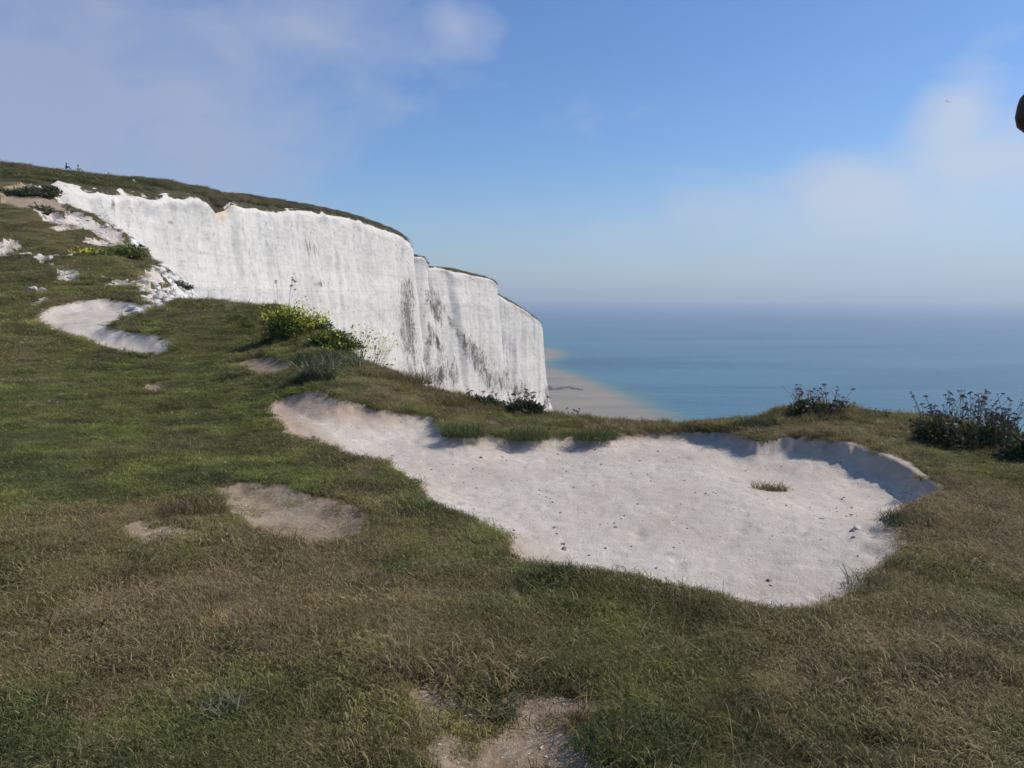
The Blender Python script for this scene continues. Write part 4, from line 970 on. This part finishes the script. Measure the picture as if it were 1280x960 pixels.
def standing(loc, rz, label):
    t_ = empty('person', loc, label, 'person', rz=rz); P = lambda *a: a
    def sh(cp): f = lambda p: (p[0]-.26*max(0, 1.58-p[2]), p[1], p[2]); return [(f(a), r0, f(b_), r1) for a, r0, b_, r1 in cp]
    b = [(P(0,-.085,.95), .10, P(0,.085,.95), .10), (P(0,0,1.0), .12, P(0,0,1.2), .115), (P(.005,-.07,1.36), .105, P(.005,.07,1.36), .105), (P(0,0,1.2), .12, P(0,0,1.38), .12),
         (P(-.01,-.15,1.49), .055, P(-.01,.15,1.49), .055), (P(-.01,0,1.50), .06, P(0,0,1.64), .056)]
    for s in (-1, 1):
        b += [(P(0,s*.095,.93), .098, P(.01,s*.10,.52), .060), (P(.01,s*.10,.52), .060, P(-.02,s*.105,.12), .040), (P(-.02,s*.105,.09), .042, P(.15,s*.12,.035), .034),
              (P(-.01,s*.19,1.475), .056, P(-.02,s*.23,1.17), .042), (P(-.02,s*.23,1.17), .042, P(.03,s*.245,.93), .028)]
        b += hand_caps((.035, s*.247, .90), (.12, 0, -.99), (0, s, 0), (1, 0, 0))
    b += head_caps((.02, 0, 1.735))
    blob('body', sh(b), skin, t_, .0065, 3)
    j = [(P(0,-.08,1.0), .13, P(0,.08,1.0), .13), (P(0,-.03,1.0), .14, P(0,-.03,1.25), .135), (P(0,.03,1.0), .14, P(0,.03,1.25), .135), (P(.0,-.085,1.36), .12, P(.0,.085,1.36), .12), (P(-.01,-.16,1.485), .066, P(-.01,.16,1.485), .066), (P(0,0,1.25), .14, P(0,0,1.4), .13)]
    for s in (-1, 1): j += [(P(-.01,s*.19,1.475), .070, P(-.02,s*.23,1.17), .058), (P(-.02,s*.23,1.17), .058, P(.025,s*.243,.95), .043)]
    blob('jacket', sh(j), black, t_, .012, 3)
    tr_ = [(P(0,-.085,.94), .115, P(0,.085,.94), .115)]
    for s in (-1, 1): tr_ += [(P(0,s*.095,.93), .11, P(.01,s*.10,.52), .075), (P(.01,s*.10,.52), .075, P(-.02,s*.105,.13), .062)]
    blob('trousers', sh(tr_), navy, t_, .012, 3)
    for s in (-1, 1): blob('shoe', sh([(P(-.05,s*.105,.045), .045, P(.14,s*.12,.042), .042), (P(-.03,s*.105,.07), .05, P(-.02,s*.105,.12), .05)]), black, t_, .009, 3)
    blob('hair', [(P(-.035,0,1.80), .083, P(.0,0,1.805), .084), (P(-.055,0,1.76), .072, P(-.06,0,1.69), .055), (P(.05,-.03,1.835), .045, P(.05,.03,1.835), .045)], hairm, t_, .008, 3)
    for s in (-1, 1): blob('eye', [(P(.088,s*.031,1.742), .012, P(.088,s*.0311,1.742), .012)], eyem, t_, .003, 1)
    return t_
# the companion at the right edge of the frame: only the tip of the nose and brow enter the picture
nose = at(1263, 150, .42); fa = R(147.4)
standing((nose[0]-.146*math.cos(fa), nose[1]-.146*math.sin(fa), nose[2]-1.706), fa, 'person in dark clothes standing close at the right edge, only the shaded nose tip visible')
from mathutils.bvhtree import BVHTree
bt = BVHTree.FromPolygons([tuple(p) for p in Vg], grid_faces(len(G), G.shape[1]).tolist())
def head_at(u, v):
    r_ = Vector(ray(u, v)).normalized(); return bt.ray_cast(Vector((0, 0, CAMZ)), r_)[0]
def on_headland(u, v):
    h_ = None
    while h_ is None and v < 240: h_ = head_at(u, v); v += .5
    return h_
def seated(u, label, top, legs, hat, lean, arm):
    p = on_headland(u, 212)
    t_ = empty('person', (p.x, p.y, p.z+.40), label, 'person', rz=R(25)); P = lambda *a: a; l = lean
    b = [(P(0,-.08,.13), .11, P(0,.08,.13), .11), (P(0,0,.14), .12, P(.03+l,0,.38), .11), (P(.03+l,-.07,.47), .10, P(.03+l,.07,.47), .10), (P(.02+l,-.15,.58), .05, P(.02+l,.15,.58), .05), (P(.02+l,0,.6), .055, P(.05+l,0,.70), .052)]
    for s in (-1, 1):
        b += [(P(0,s*.09,.14), .09, P(.36,s*.12,.40), .06), (P(.36,s*.12,.40), .06, P(.60,s*.12,.07), .04), (P(.58,s*.12,.05), .042, P(.74,s*.14,.04), .033)]
        if s == arm:
            b += [(P(.02+l,s*.18,.57), .05, P(-.10,s*.27,.33), .04), (P(-.10,s*.27,.33), .04, P(-.16,s*.32,.10), .028)]+hand_caps((-.16, s*.32, .07), (-.9, s*.3, -.25), (0, 0, 1), (.2, -s*.9, 0))
        else:
            b += [(P(.02+l,s*.18,.57), .05, P(.17+l,s*.22,.36), .04), (P(.17+l,s*.22,.36), .04, P(.36,s*.12,.45), .028)]+hand_caps((.37, s*.11, .46), (.8, -s*.2, -.3), (.3, 0, .95), (0, -s, 0))
    b += head_caps((.07+l, 0, .80)); blob('body', b, skin, t_, .012, 2)
    j = [(P(0,-.07,.16), .13, P(0,.07,.16), .13), (P(0,0,.16), .14, P(.03+l,0,.42), .135), (P(.03+l,-.08,.47), .12, P(.03+l,.08,.47), .12), (P(.02+l,-.15,.58), .062, P(.02+l,.15,.58), .062)]
    for s in (-1, 1):
        e = P(-.10,s*.27,.33) if s == arm else P(.17+l,s*.22,.36); j += [(P(.02+l,s*.18,.57), .066, e, .055)]
    blob('shirt', j, top, t_, .015, 2)
    tr_ = [(P(0,-.08,.13), .125, P(0,.08,.13), .125)]
    for s in (-1, 1): tr_ += [(P(0,s*.09,.14), .105, P(.36,s*.12,.40), .075), (P(.36,s*.12,.40), .072, P(.58,s*.12,.10), .055)]
    blob('trousers', tr_, legs, t_, .015, 2)
    if hat: blob('cap', [(P(.05+l,0,.865), .088, P(.07+l,0,.87), .088), (P(.12+l,-.03,.865), .035, P(.19+l,0,.85), .02), (P(.12+l,.03,.865), .035, P(.19+l,0,.85), .02)], capm, t_, .01, 2)
    else: blob('hair', [(P(.02+l,0,.86), .095, P(.06+l,0,.87), .092), (P(.0+l,0,.82), .085, P(-.01+l,0,.70), .05)], hairm, t_, .01, 2)
    return t_
seated(83, 'person in a blue top and dark cap sitting on the skyline, left of the pair', navy, navy, True, 0, 0)
seated(98, 'person in pale grey top with dark hair sitting on the skyline, right of the pair', grey, khaki, False, -.03, -1)
# white marker stone and thin post on the headland
p = on_headland(167, 229); me = stone_mesh('marker_stone', mat_plain('white_stone', (.62, .6, .56), (.74, .72, .68), .8), 55, 1.4)
o = bpy.data.objects.new('marker_stone', me); C.objects.link(o); o.location = (p.x, p.y, p.z+.25); o.scale = (.26, .26, .30); tag(o, 'small upright white stone in the turf right of the seated pair', 'stone')
p = on_headland(136, 217); Vs, Fs = [], []; tube(Vs, Fs, [(0, 0, -.2), (0, 0, .7), (0, 0, .76)], .05, .045, 8); k = len(Vs); Vs.append((0, 0, .78))
for j in range(8): Fs.append((k-8+j, k-8+(j+1) % 8, k))
o = mesh_obj('post', Vs, Fs, MP['stem']); o.location = p; tag(o, 'short thin post on the skyline between the seated pair and the white stone', 'post')
# bird
bp = at(1184, 127, 90); Vs, Fs = [], []
def wing(s):
    pts = [(-.06, 0, .0), (.07, 0, .0), (.09, s*.16, .07), (.02, s*.36, .045), (-.03, s*.40, .035), (-.06, s*.17, .06)]
    k = len(Vs)
    for dz in (.012, -.004):
        for q in pts: Vs.append((q[0], q[1], q[2]+dz))
    for a, b, c, d in ((0, 1, 2, 5), (5, 2, 3, 4)): Fs.append((k+a, k+b, k+c, k+d)); Fs.append((k+6+d, k+6+c, k+6+b, k+6+a))
    for a in range(6): b = (a+1) % 6; Fs.append((k+b, k+a, k+6+a, k+6+b))
birdm = mat_plain('dark_feather', (.05, .05, .055), (.12, .12, .12), .7)
wing(1); wing(-1)
t_ = empty('bird', tuple(bp), 'tiny dark bird gliding in front of the small cloud at upper right', 'bird', rz=R(60))
blob('body', [((-.16, 0, 0), .02, (-.02, 0, 0), .05), ((-.02, 0, 0), .05, (.10, 0, .01), .045), ((.10, 0, .01), .04, (.17, 0, .03), .032), ((.19, 0, .03), .012, (.23, 0, .02), .005), ((-.16, 0, 0), .018, (-.24, .03, 0), .014), ((-.16, 0, 0), .018, (-.24, -.03, 0), .014)], birdm, t_, .008, 2)
mesh_obj('wings', Vs, Fs, birdm, t_, smooth=False); t_.rotation_euler = (R(28), R(0), R(60))
# OBJECTS_END

sc_ = bpy.context.scene
sc_.view_settings.view_transform = 'Standard'; sc_.view_settings.look = 'None'; sc_.view_settings.gamma = 1; sc_.view_settings.exposure = 0
sc_.view_settings.use_curve_mapping = False
sc_.cycles.max_bounces = 4; sc_.cycles.volume_bounces = 0; sc_.cycles.diffuse_bounces = 2
